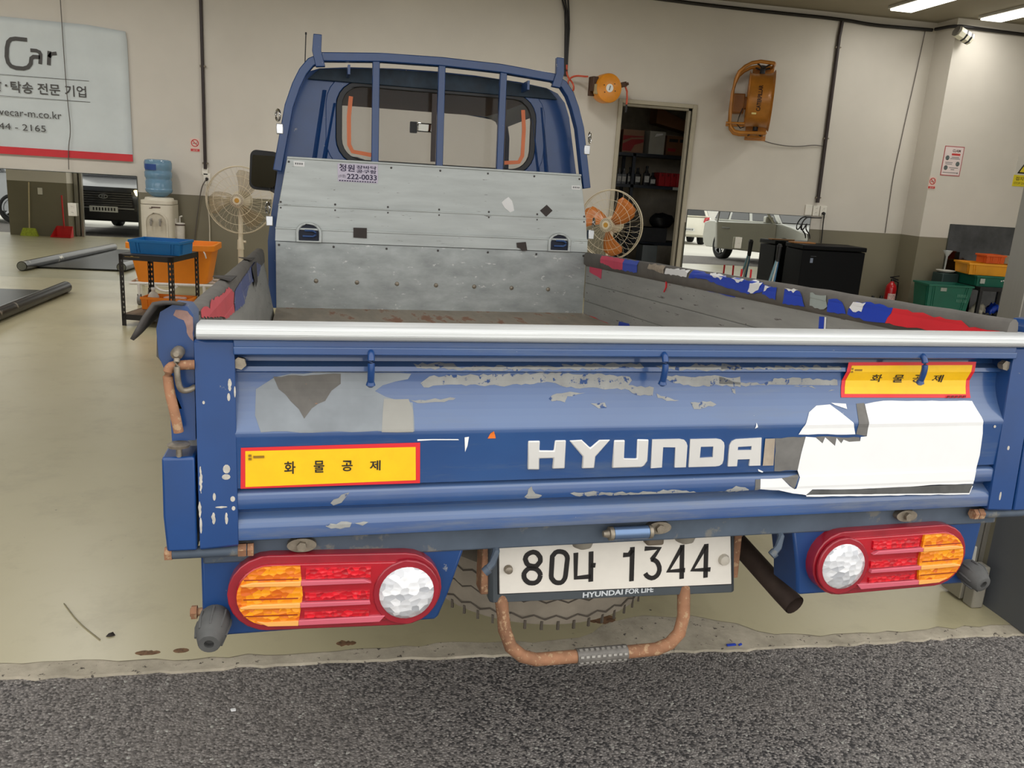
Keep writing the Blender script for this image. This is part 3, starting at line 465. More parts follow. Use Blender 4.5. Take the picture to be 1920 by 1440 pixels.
# aluminium top rail: rounded section
m = MB(); pr_ = [(-.030, 1.107), (-.035, 1.111), (-.037, 1.1155), (-.0355, 1.116), (-.037, 1.1165), (-.036, 1.1225), (-.0345, 1.123), (-.035, 1.1235), (-.031, 1.129), (-.022, 1.132), (.030, 1.132), (.042, 1.127), (.044, 1.107)]
m.prism(pr_, -.846, .846, 'x'); m.build('top_rail', ALU, TG, smooth=50, bevel=.002)
for s in (-1, 1):
    m = MB(); m.prism([(s*.788, .740), (s*.852, .736), (s*.852, 1.105), (s*.788, 1.105)], -.019, .045)
    m.build('end_bracket', BLUE, TG, bevel=.004)
    m = MB(); m.cyl((s*.781, .0, 1.064), (s*.781, -.012, 1.064), .011, seg=6); m.cyl((s*.772, -.004, 1.064), (s*.790, -.004, 1.064), .008, seg=10)
    m.build('bracket_bolt', BOLT, TG)
for x in (-.564, -.018, .555):
    m = MB(); m.tube(smooth([(x, -.012, 1.088), (x, -.030, 1.086), (x, -.037, 1.066), (x, -.034, 1.048), (x, -.029, 1.034)]), .0062)
    m.rings([(x, -.029, 1.036), (x, -.0285, 1.030), (x, -.028, 1.026)], [.0066, .0085, .004], 12); m.build('rope_hook', BLUE, TG)
def decal(name, poly, m, off, parent, f, brk=(), plane='xz', seg=None, amp=0, seed=1, label=None):
    """a thin sheet that follows the pressed panel underneath"""
    if seg: poly = rag(poly, seg, amp, seed)
    bm = bmesh.new()
    vs = [bm.verts.new((p[0], 0, p[1])) for p in poly]
    for t in tessellate_polygon([[Vector((p[0], p[1], 0)) for p in poly]]):
        try: bm.faces.new([vs[i] for i in t])
        except ValueError: pass
    for z in brk:
        bmesh.ops.bisect_plane(bm, geom=bm.verts[:]+bm.edges[:]+bm.faces[:], plane_co=(0, 0, z), plane_no=(0, 0, 1), dist=1e-6)
    for v in bm.verts:
        a, z = v.co.x, v.co.z
        v.co = Vector((a, f(z)-off, z)) if plane == 'xz' else Vector((f(z, off), a, z))
    bmesh.ops.recalc_face_normals(bm, faces=bm.faces)
    me = bpy.data.meshes.new(name); bm.to_mesh(me); bm.free()
    me.materials.append(m)
    o = bpy.data.objects.new(name, me); COL.objects.link(o); o.parent = parent
    if label: o['label'] = label
    return o
BZ = [z for z, y in PROF]
def tdec(name, poly, m, off, **k): return decal(name, poly, m, off, TG, prof, BZ, **k)
GLUE = mat('grey_adhesive_residue', (112, 110, 106), .8, var=.12, vs=25)
for i, p in enumerate(D['glue']): tdec('adhesive_residue', p, GLUE, .0008, seg=.012, amp=.0012, seed=i)
fw_ = lambda z: min(prof(z), -.0150) if z < .94 else prof(z)
for i, p in enumerate(D['white']): decal('torn_white_sticker', p, WHITE, .0014, TG, fw_, BZ, seg=.02, amp=.0008, seed=i)
for p in D['darkstrip']: decal('peeled_strip', p, mat('dark_residue', (86, 86, 84), .7, var=.2, vs=20), .0016, TG, fw_, BZ)
for p in D['tan']: tdec('letter_ghost', p, TANM, .003)
for i, p in enumerate(D['scrape']): tdec('scraped_paint', p, PRIM, .0006, seg=.008, amp=.0022, seed=40+i)
for p in D['chalk']: tdec('white_scratch', p, WHITE, .0008)
for p in D['orange_bit']: tdec('orange_scrap', p, mat('orange_vinyl', (236, 120, 30), .5), .0008)
tdec('faded_patch', D['patchgray'][0], mat('faded_grey_paint', (128, 134, 138), .45, coat=.2, var=.16, vs=7), .0006, seg=.02, amp=.0015)
tdec('dirt_patch', D['patchbrown'][0], mat('brown_grey_dirt', (98, 94, 88), .6, var=.14, vs=20, wear=((170, 110, 70), 34, .30)), .0010, seg=.012, amp=.0018)
tdec('faded_patch', D['patchtan'][0], mat('beige_patch', (150, 148, 140), .55, var=.08), .0009, seg=.02, amp=.001)
YEL = mat('yellow_reflective_vinyl', (252, 198, 8), .4, var=.04, vs=30); REDB = mat('red_border_vinyl', (224, 40, 46), .4, var=.04)
KOR = ['화', '물', '공', '제']
for q in range(2):
    fs_ = lambda z: prof(z) if z < 1.03 else min(prof(z), .0178+(.0085-.0178)*min(1, (z-1.03)/.017))
    decal('insurance_sticker', D['sticker'][q], REDB, .0012, TG, fs_, BZ)
    decal('sticker_face', D['stin'][q], YEL, .0018, TG, fs_, BZ)
    for ch, box in zip(KOR, D['stch'][q]):
        xs_ = [p[0] for p in box]; zs_ = [p[1] for p in box]
        zc = (min(zs_)+max(zs_))/2
        lt_ = text('sticker_lettering', ch, INK, TG, (min(xs_), 0, min(zs_)), (1, 0, 0), (0, 0, 1), max(xs_)-min(xs_), max(zs_)-min(zs_), 0, bold=.016)
        for v in lt_.data.vertices: v.co.y = fs_(v.co.z)-.0030
    P_ = D['stin'][q]
    x0_ = min(a for a, b in P_); z0_ = max(b for a, b in P_)-.001
    m = MB()
    for j in range(2): m.box((x0_+.006, prof(z0_-.01)-.0035, z0_-.010-.006*j), (x0_+.011, prof(z0_-.01)-.0026, z0_-.006-.006*j))
    m.box((x0_+.014, prof(z0_-.01)-.0035, z0_-.0125), (x0_+.032, prof(z0_-.01)-.0026, z0_-.0085)); m.build('sticker_emblem', mat('ochre_ink', (150, 110, 10), .6), TG)
    P_ = D['sticker'][q]; zb_ = min(b for a, b in P_); xr_ = max(a for a, b in P_)-.004; m = MB()
    for j in range(5): m.box((xr_-.058+.010*j, prof(zb_)-.0040, zb_+.002), (xr_-.052+.010*j, prof(zb_)-.0028, zb_+.006))
    m.build('sticker_small_print', mat('dark_red_ink', (130, 20, 24), .6), TG)
CHR = mat('matt_chrome_letters', (216, 214, 210), .32, .35, var=.05)
for i, p in enumerate(D['hyu']):
    m = MB(); holes = [D['hyuD']] if i == 4 else ([D['hyuA']] if i == 5 else [])
    m.prism(p, -.0195, -.013, holes=holes); m.build('raised_letter', CHR, TG, smooth=30, bevel=.0022 if i < 3 else 0)

for i, (x, z, w_, h_) in enumerate(D['chips']):
    m = MB(); m.prism(rag(ell(x, z, w_/2, h_/2, 10), .003, .0012, 80+i), -.0196, -.0188); m.build('paint_chip', mat('pale_primer_chip', (196, 190, 178), .7, var=.15, vs=80), TG, smooth=0)
# corner posts with latches, at the tail end of the side gates
for s in (-1, 1):
    X = lambda v: s*v
    m = MB()
    cap_ = [(X(.855), .93), (X(.893), .93), (X(.896), 1.04), (X(.909), 1.075), (X(.911), 1.12), (X(.904), 1.148), (X(.885), 1.160), (X(.862), 1.158), (X(.853), 1.145)]
    m.prism(cap_, -.004, .07); cp = m.build('corner_post', BLUE, TR, bevel=.006)
    m = MB(); m.prism(rag([(X(.854), 1.10), (X(.864), 1.115), (X(.868), 1.135), (X(.884), 1.143), (X(.880), 1.152), (X(.862), 1.150), (X(.854), 1.14)], .006, .0015, 3+s), -.0048, -.0035); m.build('bare_patch', mat('pinkish_primer', (150, 118, 108), .7, var=.2, vs=40), cp)
    m = MB(); m.prism([(X(.856), .737), (X(.905), .737), (X(.909), .80), (X(.908), .905), (X(.856), .905)], -.02, .10); m.build('hinge_box', BLUE, cp, bevel=.004)
    m = MB(); m.tube(smooth([(X(.852), -.018, 1.063), (X(.876), -.022, 1.063), (X(.893), -.026, 1.060), (X(.891), -.026, 1.02), (X(.884), -.026, .985), (X(.879), -.024, .950)]), .0082, 12)
    m.build('latch_lever', RUST, cp)
    m = MB(); m.tube(smooth([(X(.876), -.004, 1.084), (X(.877), -.030, 1.082), (X(.877), -.036, 1.05), (X(.874), -.030, 1.022), (X(.862), -.022, 1.020), (X(.853), -.012, 1.024)]), .005)
    m.rings([(X(.877), -.004, 1.083), (X(.877), -.03, 1.083), (X(.877), -.037, 1.083)], [.010, .010, .004], 12); m.build('latch_staple', BOLT, cp)
    m = MB(); m.rings([(X(.881), -.013, .900), (X(.881), -.013, .921), (X(.881), -.013, .9211), (X(.881), -.013, .926), (X(.881), -.013, .929)], [.005, .005, .017, .019, .012], 18); m.build('lock_knob', BOLT, cp)
    m = MB(); m.cyl((X(.905), -.002, .727), (X(.775), -.002, .727), .0105, seg=14); m.build('hinge_pin', BLUED, cp)
    for a, b in ((.911, .899), (.790, .776), (.774, .764)): m = MB(); m.cyl((X(a), -.002, .727), (X(b), -.002, .727), .0125, seg=6); m.build('hinge_nut', RUST, cp)

# load bed
m = MB(); m.add([(-.816, .044, .805), (.816, .044, .805), (.816, 2.9, .826), (-.816, 2.9, .826), (-.816, .044, .775), (.816, .044, .775), (.816, 2.9, .775), (-.816, 2.9, .775)],
      [(0, 1, 2, 3), (4, 7, 6, 5), (0, 4, 5, 1), (1, 5, 6, 2), (2, 6, 7, 3), (3, 7, 4, 0)])
m.build('bed_floor', mat('worn_bed_steel', (172, 160, 142), .55, .15, var=.16, vs=5, stretch=(2, .5, 1), wear=((156, 108, 78), 5, .40)), TR, smooth=0)
SIDEM = mat('dull_aluminium_gate', (166, 166, 161), .55, .3, var=.10, vs=5, stretch=(1, .6, 4), wear=((100, 96, 92), 20, .34))
INR = lambda z, off: .80-off if z < 1.13 else (.799-off if z < 1.152 else .803+(z-1.152)*1.0-off)
for s in (-1, 1):
    m = MB()
    if s > 0: m.box((.822, .05, .775), (.834, 2.88, 1.10))
    else: m.prism([(-.8215, .775), (-.8735, 1.062), (-.900, 1.062), (-.850, .775)], .05, 2.88)
    sg = m.build('side_gate', SIDEM, TR, bevel=.003)
    for j in range(3):
        a = .800+.0985*j; m = MB()
        if s < 0: a = .800+.086*j; xa_ = lambda z: -.818-.05*(z-.80)/.26; m.prism([(xa_(a), a), (xa_(a+.0835), a+.0835), (xa_(a+.0835)-.007, a+.0835), (xa_(a)-.007, a)], .046, 2.885)
        else: m.box((s*.817, .046, a), (s*.824, 2.885, a+.0955)); m.build('gate_board', SIDEM, sg, bevel=.0015)
    if s > 0: pf = [(.801, 1.098), (.799, 1.13), (.803, 1.152), (.810, 1.159), (.818, 1.160), (.825, 1.153), (.827, 1.14), (.827, 1.09), (.82, 1.083)]
    else: pf = [(-.868, 1.055), (-.871, 1.095), (-.876, 1.112), (-.885, 1.119), (-.904, 1.120), (-.914, 1.112), (-.916, 1.07), (-.90, 1.05)]
    rl = MB(); N = 30
    rnd = random.Random(7+s)
    for i in range(N+1):
        y = .02+2.86*i/N; d = rnd.uniform(-.0014, .0014) if 0 < i < N else 0
        rl.v += [(x, y, z+d*(1 if z > 1.11 else 0)) for x, z in pf]
    kk = len(pf)
    rl.f += [(i*kk+j, i*kk+(j+1) % kk, (i+1)*kk+(j+1) % kk, (i+1)*kk+j) for i in range(N) for j in range(kk)]
    rl.f += [tuple(range(kk)), tuple(N*kk+j for j in range(kk))]
    rl.build('wrapped_top_rail', TARP, sg, smooth=50)
    if s > 0:
        cm = {'pink': PINK, 'blue': BLUS, 'tan': TANM, 'white': WHITE, 'red': REDS, 'plate': mat('grey_green_patch', (150, 158, 152), .5)}
        cl_ = lambda p: [(a, min(b, 1.1575)) for a, b in p]
        bz = (1.13, 1.155, 1.16)
        for i, (c_, p) in enumerate(D['rr']): decal('rail_tape', cl_(p), cm[c_], .0032, sg, INR, bz, 'yz', .016, .003, i)
        for i, (c_, p) in enumerate(D['rr2']): decal('torn_tape_backing', cl_(p), cm[c_], .0042, sg, INR, bz, 'yz', .012, .004, 30+i)
        for i, (c_, p) in enumerate(D['rr3']): decal('tape_remnant', p, cm[c_], .0, sg, lambda z, off: .8155, (), 'yz', .05, .003, 60+i)
        m = MB(); m.tube([(.8155, 1.822, 1.115), (.812, 1.818, 1.09), (.8145, 1.822, 1.065)], .004, 6); m.tube([(.8145, 1.822, 1.067), (.812, 1.835, 1.045)], .003, 6); m.build('red_string', REDS, sg)
    else:
        for i, (c_, p) in enumerate(D['rl']):
            p = [(max(a, .03), min(b, 1.116)) for a, b in p]
            decal('rail_tape', p, mat('faded_red_vinyl', (206, 74, 84), .5, var=.08) if c_ == 'red' else mat('faded_blue_vinyl', (72, 84, 140), .5, var=.14, wear=((150, 150, 160), 18, .38)), 0, sg, lambda z, off: (-.868-(z-1.055)*.075+.0018 if z < 1.095 else (-.871-(z-1.095)*.30+.0018)) if z > 1.055 else -.818-.05*(z-.80)/.26+.0018, (1.0551, 1.0549, 1.095), 'yz', .02, .003, i+5)
        # torn flaps of the cover
        m = MB(); g = []
        for i in range(7):
            u = i/6
            g.append([(-.868-.058*v, .22-.24*u-.015*v*v, 1.122+.044*u+.004*math.sin(u*3+v*2)+.006*u*math.sin(min(v, 1)*PI)-.12*u*max(0, v-.85)) for v in (0, .25, .5, .75, 1, 1.15, 1.3)])
        for r_ in g: m.v += r_
        m.f += [(i*7+j, i*7+j+1, (i+1)*7+j+1, (i+1)*7+j) for i in range(6) for j in range(6)]
        fo = m.build('torn_flap', mat('dark_torn_cover', (62, 58, 54), .7, var=.2, vs=15), sg, smooth=60)
        sd = fo.modifiers.new('solid', 'SOLIDIFY'); sd.thickness = .006
        for (y0, x0) in ((1.12, -.872), (2.05, -.872)):
            m = MB(); g = []
            for i in range(5):
                u = i/4; g.append([(x0+.003-.052*v, y0-.20*u*(1-.3*v), 1.1215+.007*u*(.3+v)) for v in (0, .33, .66, 1)])
            for r_ in g: m.v += r_
            m.f += [(i*4+j, i*4+j+1, (i+1)*4+j+1, (i+1)*4+j) for i in range(4) for j in range(3)]
            fo = m.build('torn_flap', mat('dark_torn_cover', (62, 58, 54), .7), sg, smooth=60); sd = fo.modifiers.new('solid', 'SOLIDIFY'); sd.thickness = .003
        m = MB(); m.add([(-.867, 2.12, 1.105), (-.867, 1.80, 1.10), (-.856, 1.86, 1.02), (-.858, 2.02, 1.03)], [(0, 1, 2, 3)]); m.build('torn_flap', mat('dark_torn_cover', (62, 58, 54), .7), sg)

# headboard: lower sheet, pocket board, upper sheet
HB = MB(); HB.box((-.816, 2.895, .78), (.816, 2.925, 1.158)); HBo = HB.build('headboard', GALVD, TR, bevel=.002)
def arch(cx, cz, w_, h_, n=8):
    r = w_/2*.8; zt = cz+h_/2
    return [(cx-w_/2, cz-h_/2), (cx+w_/2, cz-h_/2)]+[(cx+w_/2*math.cos(PI*i/n), zt-r+r*math.sin(PI*i/n)) for i in range(n+1)]
m = MB(); m.prism([(-.818, 1.160), (.818, 1.160), (.815, 1.222), (-.815, 1.222)], 2.885, 2.925, holes=[arch(-.655, 1.195, .096, .052), arch(.655, 1.195, .092, .052)])
LW = m.build('lower_board', GALV, HBo, smooth=30)
m = MB(); m.prism([(-.815, 1.2225), (-.7, 1.2225), (-.61, 1.2225), (.61, 1.2225), (.7, 1.2225), (.815, 1.2225), (.800, 1.336), (-.800, 1.336)], 2.889, 2.925)
m.build('middle_board', GALV, HBo, smooth=30, bevel=.002)
m = MB(); m.prism([(-.800, 1.339), (.800, 1.339), (.757, 1.566), (-.757, 1.566)], 2.892, 2.925); m.build('upper_board', GALV, HBo, smooth=30, bevel=.002)
m = MB(); m.prism([(-.802, 1.333), (.802, 1.333), (.801, 1.341), (-.801, 1.341)], 2.884, 2.896); m.prism([(-.817, 1.218), (.817, 1.218), (.816, 1.228), (-.816, 1.228)], 2.880, 2.892); m.prism([(-.759, 1.560), (.759, 1.560), (.757, 1.570), (-.757, 1.570)], 2.884, 2.93); m.build('board_seam', GALV, HBo, bevel=.002)
for x in (-.655, .655):
    m = MB(); A_ = arch(x, 1.2065, .098, .080); B_ = arch(x, 1.2085, .128, .100); m.prism(B_, 2.872, 2.884, holes=[A_]); m.build('pocket_rim', GALV, HBo, bevel=.004)
    m = MB(); m.prism(A_, 2.8835, 2.8885); pk = m.build('pocket', mat('dark_blue_recess', (10, 20, 44), .6), HBo)
    m = MB(); m.tube([(x-.03, 2.876, 1.188), (x+.02, 2.870, 1.188), (x+.034, 2.868, 1.197), (x+.034, 2.868, 1.208), (x+.02, 2.870, 1.216), (x-.02, 2.876, 1.216)], .005, 8); m.build('lashing_ring', mat('blue_ring', (58, 88, 140), .5), HBo)
for i, p in enumerate(D['hbsq']):
    y = 2.8915 if max(b for a, b in p) > 1.33 else (2.8885 if min(b for a, b in p) > 1.225 else 2.8795)
    m = MB(); m.prism(p, y-.002, y); m.build('dark_square_patch', mat('dark_brown_tape', (62, 54, 50), .7), HBo)
for i, p in enumerate(D['hbwh']):
    m = MB(); m.prism(rag(p, .02, .003 if i == 0 else 0, i), 2.8895, 2.8915); m.build('white_label', WHITE, HBo)
    if i: m = MB(); [m.box((p[0][0]+.008+.010*j, 2.888, (p[0][1]+p[2][1])/2-.004), (p[0][0]+.014+.010*j, 2.8896, (p[0][1]+p[2][1])/2+.005)) for j in range(4)]; m.build('label_print', mat('grey_ink', (120, 120, 120), .6), HBo)
p = D['hbst']; m = MB(); m.prism(p, 2.8885, 2.8915); m.build('workshop_sticker', mat('lilac_white_vinyl', (206, 198, 214), .5, var=.04), HBo)
NAVY = mat('navy_ink', (40, 28, 66), .6, var=0)
ht = lambda s, x, z, w_, h_, b=.02: text('sticker_lettering', s, NAVY, HBo, (x, 2.8875, z), (1, 0, 0), (0, 0, 1), w_, h_, 0, bold=b)
ht('정원', -.508, 1.514, .076, .034); ht('장바닥', -.424, 1.530, .100, .017); ht('공구함', -.424, 1.510, .100, .017); ht('222-0033', -.470, 1.478, .148, .026); ht('(수원)', -.510, 1.481, .034, .018, .0)
m = MB(); [m.box((-.508+.0125*j, 2.8872, 1.4665), (-.500+.0125*j, 2.8886, 1.4715)) for j in range(15)]; m.build('sticker_small_print', NAVY, HBo)
rv = MB(); rnd = random.Random(3)
for j in range(7): rv = MB(); rv.rings([(-.62+.205*j, 2.896, .965-.002*j), (-.62+.205*j, 2.890, .965-.002*j), (-.62+.205*j, 2.887, .965-.002*j)], [.012, .010, .004], 10); rv.build('bolt', BOLT, HBo)
pass
rv = MB()
for z, xw in ((1.545, .75), (1.350, .79), (1.322, .79), (1.140, .80)):
    for j in range(7): rv.rings([(-xw+2*xw*j/6, 2.893, z), (-xw+2*xw*j/6, 2.8865, z)], [.006, .004], 8)
tag(rv.build('rivets', mat('dark_rivet', (70, 66, 62), .5), HBo), kind='stuff')
# guard frame
def flat(a, b): return [(-a, -b), (a, -b), (a, b), (-a, b)]
path = [(-.806, 2.945, 1.50), (-.748, 2.945, 1.81), (-.713, 2.945, 1.91), (-.682, 2.945, 1.975), (-.644, 2.945, 2.022), (-.585, 2.945, 2.052), (-.3, 2.945, 2.074), (0, 2.945, 2.080), (.3, 2.945, 2.074), (.585, 2.945, 2.052), (.644, 2.945, 2.022), (.682, 2.945, 1.975), (.713, 2.945, 1.91), (.748, 2.945, 1.81), (.806, 2.945, 1.50)]
m = MB(); m.sweep(path, flat(.021, .027), up=(0, 1, 0)); gf = m.build('guard_frame', BLUE, TR, smooth=40, bevel=.004)
for x in (-.329, 0, .320):
    m = MB(); m.box((x-.018, 2.925, 1.56), (x+.018, 2.955, 2.07)); m.build('guard_bar', BLUE, gf, bevel=.003)
for s in (-1, 1):
    m = MB(); m.prism([(s*.575, 2.005), (s*.620, 2.000), (s*.638, 2.075), (s*.632, 2.150), (s*.592, 2.150), (s*.595, 2.075)], 2.905, 2.935); m.build('rope_horn', BLUE, gf, bevel=.003)
    for x in (.46, .40): 
        if x > .45: m = MB(); m.box((s*x-.006, 2.95, 1.985), (s*x+.006, 3.10, 2.03)); m.build('stay_bracket', BLUE, gf)
    for z, xx in ((1.70, .792), (1.255, .845)):
        m = MB(); m.cbox((s*xx, 2.93, z), (.034, .03, .05)); cl_ = m.build('lashing_clamp', mat('bright_zinc', (212, 214, 216), .28, .8, var=.1), gf, bevel=.004)
        m = MB(); cx, cz = s*(xx+.008), z+.062
        m.tube([(cx+.010*math.cos(a)*s, 2.91+.016*math.cos(a), cz+.026*math.sin(a)) for a in [2*PI*i/16 for i in range(16)]], .0055, 8, closed=True); m.build('clamp_ring', mat('chrome', (200, 200, 200), .12, 1., var=0), gf)

# cab
HALF = [(.860, .80), (.862, 1.15), (.842, 1.30), (.800, 1.57), (.738, 1.88), (.708, 1.955), (.665, 2.000), (.600, 2.024), (.45, 2.042), (.2, 2.056)]
OUT = [(-x, z) for x, z in HALF]+[(0, 2.059)]+[(x, z) for x, z in HALF[::-1]]
yf = lambda z: 4.42+max(0, (2.073-max(z, 1.28)))*.78
CB = MB(); n = len(OUT)
WIN = rot2(rrect(.016, 1.768, 1.02, .372, .11, 6), 0)
CB.prism(OUT, 3.10, 3.13, holes=[WIN])
for sx, y0, dz in ((1, 3.12, 0), (.96, 3.14, .022)):
    o0 = len(CB.v)
    for k in range(4):
        for x, z in OUT:
            y = (y0, 3.36, yf(z-dz)-.10, yf(z-dz)-(.02 if dz else 0))[k]
            CB.v.append((x*(sx-.005*k), y, z-dz))
    for k in range(3):
        for i in range(n-1):
            za, zb_ = OUT[i][1], OUT[i+1][1]
            if k == 1 and min(za, zb_) > 1.29 and max(za, zb_) < 1.97: continue
            CB.f.append((o0+k*n+i, o0+k*n+i+1, o0+(k+1)*n+i+1, o0+(k+1)*n+i))
WS = [(-.79, 1.31), (.79, 1.31), (.69, 1.92), (.63, 1.992), (.3, 2.022), (-.3, 2.022), (-.63, 1.992), (-.69, 1.92)]
o0 = len(CB.v)
lo = [OUT, WS]; fl_ = [q for l in lo for q in l]
CB.v += [(x*.985, yf(z), z) for x, z in fl_]
CB.f += [tuple(i+o0 for i in t) for t in tessellate_polygon([[Vector((x, z, 0)) for x, z in l] for l in lo])]
cab = CB.build('cab', BLUE, TR, smooth=35, fix=False)
m = MB(); W2 = rrect(.016, 1.768, 1.065, .420, .13, 6); W3 = rrect(.016, 1.768, 1.005, .362, .10, 6); m.prism(W2, 3.088, 3.105, holes=[W3]); m.build('window_gasket', BLACKP, cab, bevel=.006)
m = MB(); W4 = rrect(.016, 1.768, 1.17, .50, .16, 6); m.prism(W4, 3.094, 3.102, holes=[W2]); m.build('pressed_window_surround', BLUE, cab, bevel=.006)
GLS = mat('tinted_glass', (60, 58, 56), .03, var=0, alpha=.16)
m = MB(); m.prism(rrect(.016, 1.768, 1.01, .36, .10, 6), 3.100, 3.104); gl = m.build('rear_window', GLS, cab, smooth=0)
ORG = mat('orange_tape', (236, 132, 86), .6, var=.05)
for s, xe, xi_ in ((-1, -.452, -.335), (1, .484, .352)):
    m = MB(); stroke(m, [(xe-.01*s, 1.90), (xe, 1.80), (xe-.002*s, 1.66), (xe-.020*s, 1.626), (xi_, 1.614)], .021, 3.096, 3.099); m.build('orange_window_tape', ORG, cab)
for a, b in ((.358, .382), (-.022, .004)): m = MB(); m.box((a, 3.094, 1.60), (b, 3.104, 1.945)); m.build('window_divider', mat('brown_grey_divider', (70, 60, 56), .5), cab)
for s in (-1, 1):
    for x, zb_, zt_ in ((.575, 1.58, 1.86), (.625, 1.58, 1.92)):
        m = MB(); m.add([(s*x-.012, 3.099, zb_), (s*x, 3.085, zb_), (s*x+.012, 3.099, zb_), (s*(x-.05)-.010, 3.099, zt_), (s*(x-.05), 3.087, zt_), (s*(x-.05)+.010, 3.099, zt_)], [(0, 1, 4, 3), (1, 2, 5, 4), (0, 2, 1), (3, 4, 5)]); m.build('pressed_rib', BLUE, cab, smooth=60)
m = MB(); m.prism([(-.66, 1.965), (.66, 1.965), (.60, 2.018), (.3, 2.044), (0, 2.048), (-.3, 2.044), (-.60, 2.018)], 3.075, 3.099); m.build('roof_edge', mat('dark_teal_mottle', (30, 50, 66), .6, var=.3, vs=12), cab, bevel=.004)  # uneven dark teal band along the rear roof edge
m = MB(); m.add([(x, yf(z)+.004, z) for x, z in WS], [tuple(range(8))]); m.build('windshield', mat('windshield_glass', (120, 124, 118), .02, var=0, alpha=.10), cab, smooth=0)
m = MB(); m.add([(-.60, 3.15, 1.990), (.60, 3.15, 1.990), (.58, 4.42, 2.005), (-.58, 4.42, 2.005)], [(0, 1, 2, 3)]); m.build('headliner', mat('dark_brown_trim', (92, 62, 52), .8), cab, smooth=0)
for x in (-.40, .05, .42):
    m = MB(); m.prism(rrect(x, 1.25, .40, .50, .08), 3.28, 3.46); m.build('seat_back', mat('grey_seat_cloth', (88, 86, 84), .85), cab, bevel=.03)
m = MB(); m.box((-.72, 4.55, 1.10), (.72, 4.86, 1.36)); m.build('dashboard', mat('dark_grey_dash', (60, 60, 62), .6), cab, bevel=.04)
m = MB(); m.tube([(-.38+.19*math.cos(a), 4.30+.08*math.sin(a), 1.50+.17*math.sin(a)) for a in [2*PI*i/28 for i in range(28)]], .014, 8, closed=True); m.tube([(-.38, 4.30, 1.50), (-.38, 4.6, 1.28)], .02, 8); m.tube([(-.56, 4.30, 1.50), (-.20, 4.30, 1.50)], .012, 6); m.build('steering_wheel', BLACKP, cab)
m = MB(); m.cbox((.155, 4.43, 1.902), (.17, .02, .060), (.13, 0, .05)); m.build('rear_view_mirror', mat('mirror_silver', (230, 230, 225), .02, 1., var=0), cab, bevel=.008)
m = MB(); m.cbox((.05, 4.46, 1.902), (.05, .03, .075)); m.build('mirror_arm', BLACKP, cab, bevel=.006)
# door mirror and antenna
m = MB(); m.prism(rot2(rrect(-.955, 1.575, .20, .275, .045), RAD(-3), (-.955, 1.575)), 4.90, 4.98); dm = m.build('door_mirror', BLACKP, TR, bevel=.018, bseg=3)
m = MB(); m.prism(rot2(rrect(-.957, 1.575, .165, .235, .035), RAD(-3), (-.957, 1.575)), 4.853, 4.862); m.v = [(x, y-(1.575-z)*.26+.02, z) for x, y, z in m.v]; m.build('mirror_glass', mat('dark_mirror', (150, 154, 158), .03, 1., var=0), dm, smooth=0)
m = MB(); m.tube([(-.86, 4.75, 1.42), (-.90, 4.85, 1.44), (-.94, 4.9, 1.50)], .014, 8); m.build('mirror_bracket', BLACKP, dm)
m = MB(); m.tube([(-.70, 4.62, 1.80), (-.672, 4.70, 2.25), (-.664, 4.71, 2.488)], .0035, 6); m.rings([(-.664, 4.71, 2.48), (-.664, 4.71, 2.495)], [.006, .006], 8); m.build('antenna', BLACKP, TR)

# frame, lamp panels, lamps
m = MB(); m.box((-.852, .018, .694), (.852, .12, .738)); rf = m.build('rear_cross_member', BLUED, TR, bevel=.004)
for x in (-.681, .017, .60):
    m = MB(); m.prism(ell(x, .727, .026, .013), .004, .018); m.cyl((x, .004, .727), (x, -.004, .727), .009, seg=6); m.build('mounting_bolt', BOLT, rf)
m = MB(); m.cyl((-.085, -.004, .724), (-.012, -.004, .724), .0135, seg=16); m.build('hinge_barrel', mat('pale_blue_steel', (110, 134, 168), .3, .6), rf)
m = MB(); m.rings([(-.086, -.004, .724), (-.094, -.004, .724), (-.095, -.004, .724), (-.106, -.004, .724)], [.014, .014, .009, .006], 12); m.build('hinge_nut', BOLT, rf)
m = MB(); m.rings([(-.011, -.004, .724), (-.004, -.004, .724), (.002, -.004, .724)], [.014, .014, .006], 12); m.build('hinge_nut', BOLT, rf)
def lamp_panel(s):
    if s < 0: pl_ = [(-.856, .718), (-.856, .560), (-.848, .551), (-.432, .553), (-.424, .560), (-.406, .606), (-.372, .716)]
    else: pl_ = [(.822, .718), (.806, .556), (.796, .548), (.372, .549), (.362, .556), (.356, .606), (.330, .716)]
    m = MB(); m.prism(pl_, .022, .12); return m.build('lamp_panel', BLUE, TR, bevel=.005)
def facet(name, c1, c2, scale, rough=.12):
    t = NT(name); v = t.n('ShaderNodeTexVoronoi', feature='F1'); v.inputs['Scale'].default_value = scale; v.inputs['Randomness'].default_value = .75
    mp = t.n('ShaderNodeMapping'); mp.inputs['Scale'].default_value = (1, 1, 1.4); t.l(t.tc.outputs['Object'], mp.inputs[0]); t.l(mp.outputs[0], v.inputs['Vector'])
    sp = t.n('ShaderNodeSeparateColor'); t.l(v.outputs['Color'], sp.inputs[0])
    t.col(t.mix(sp.outputs[0], lin(c1), lin(c2))); t.set(Roughness=rough); t.b.inputs['Coat Weight'].default_value = .6; t.b.inputs['Coat Roughness'].default_value = .06
    t.bump(v.outputs['Distance'], .32, .008)
    return t.m
REDL = mat('dark_red_lens', (176, 14, 34), .18, coat=.8, var=.08, vs=20); REDH = mat('red_lamp_rim', (150, 24, 40), .3, coat=.5, var=.1, vs=20)
AMB = facet('amber_reflector', (255, 168, 10), (214, 96, 8), 75); CLR = facet('clear_reflector', (246, 246, 246), (176, 178, 182), 62)
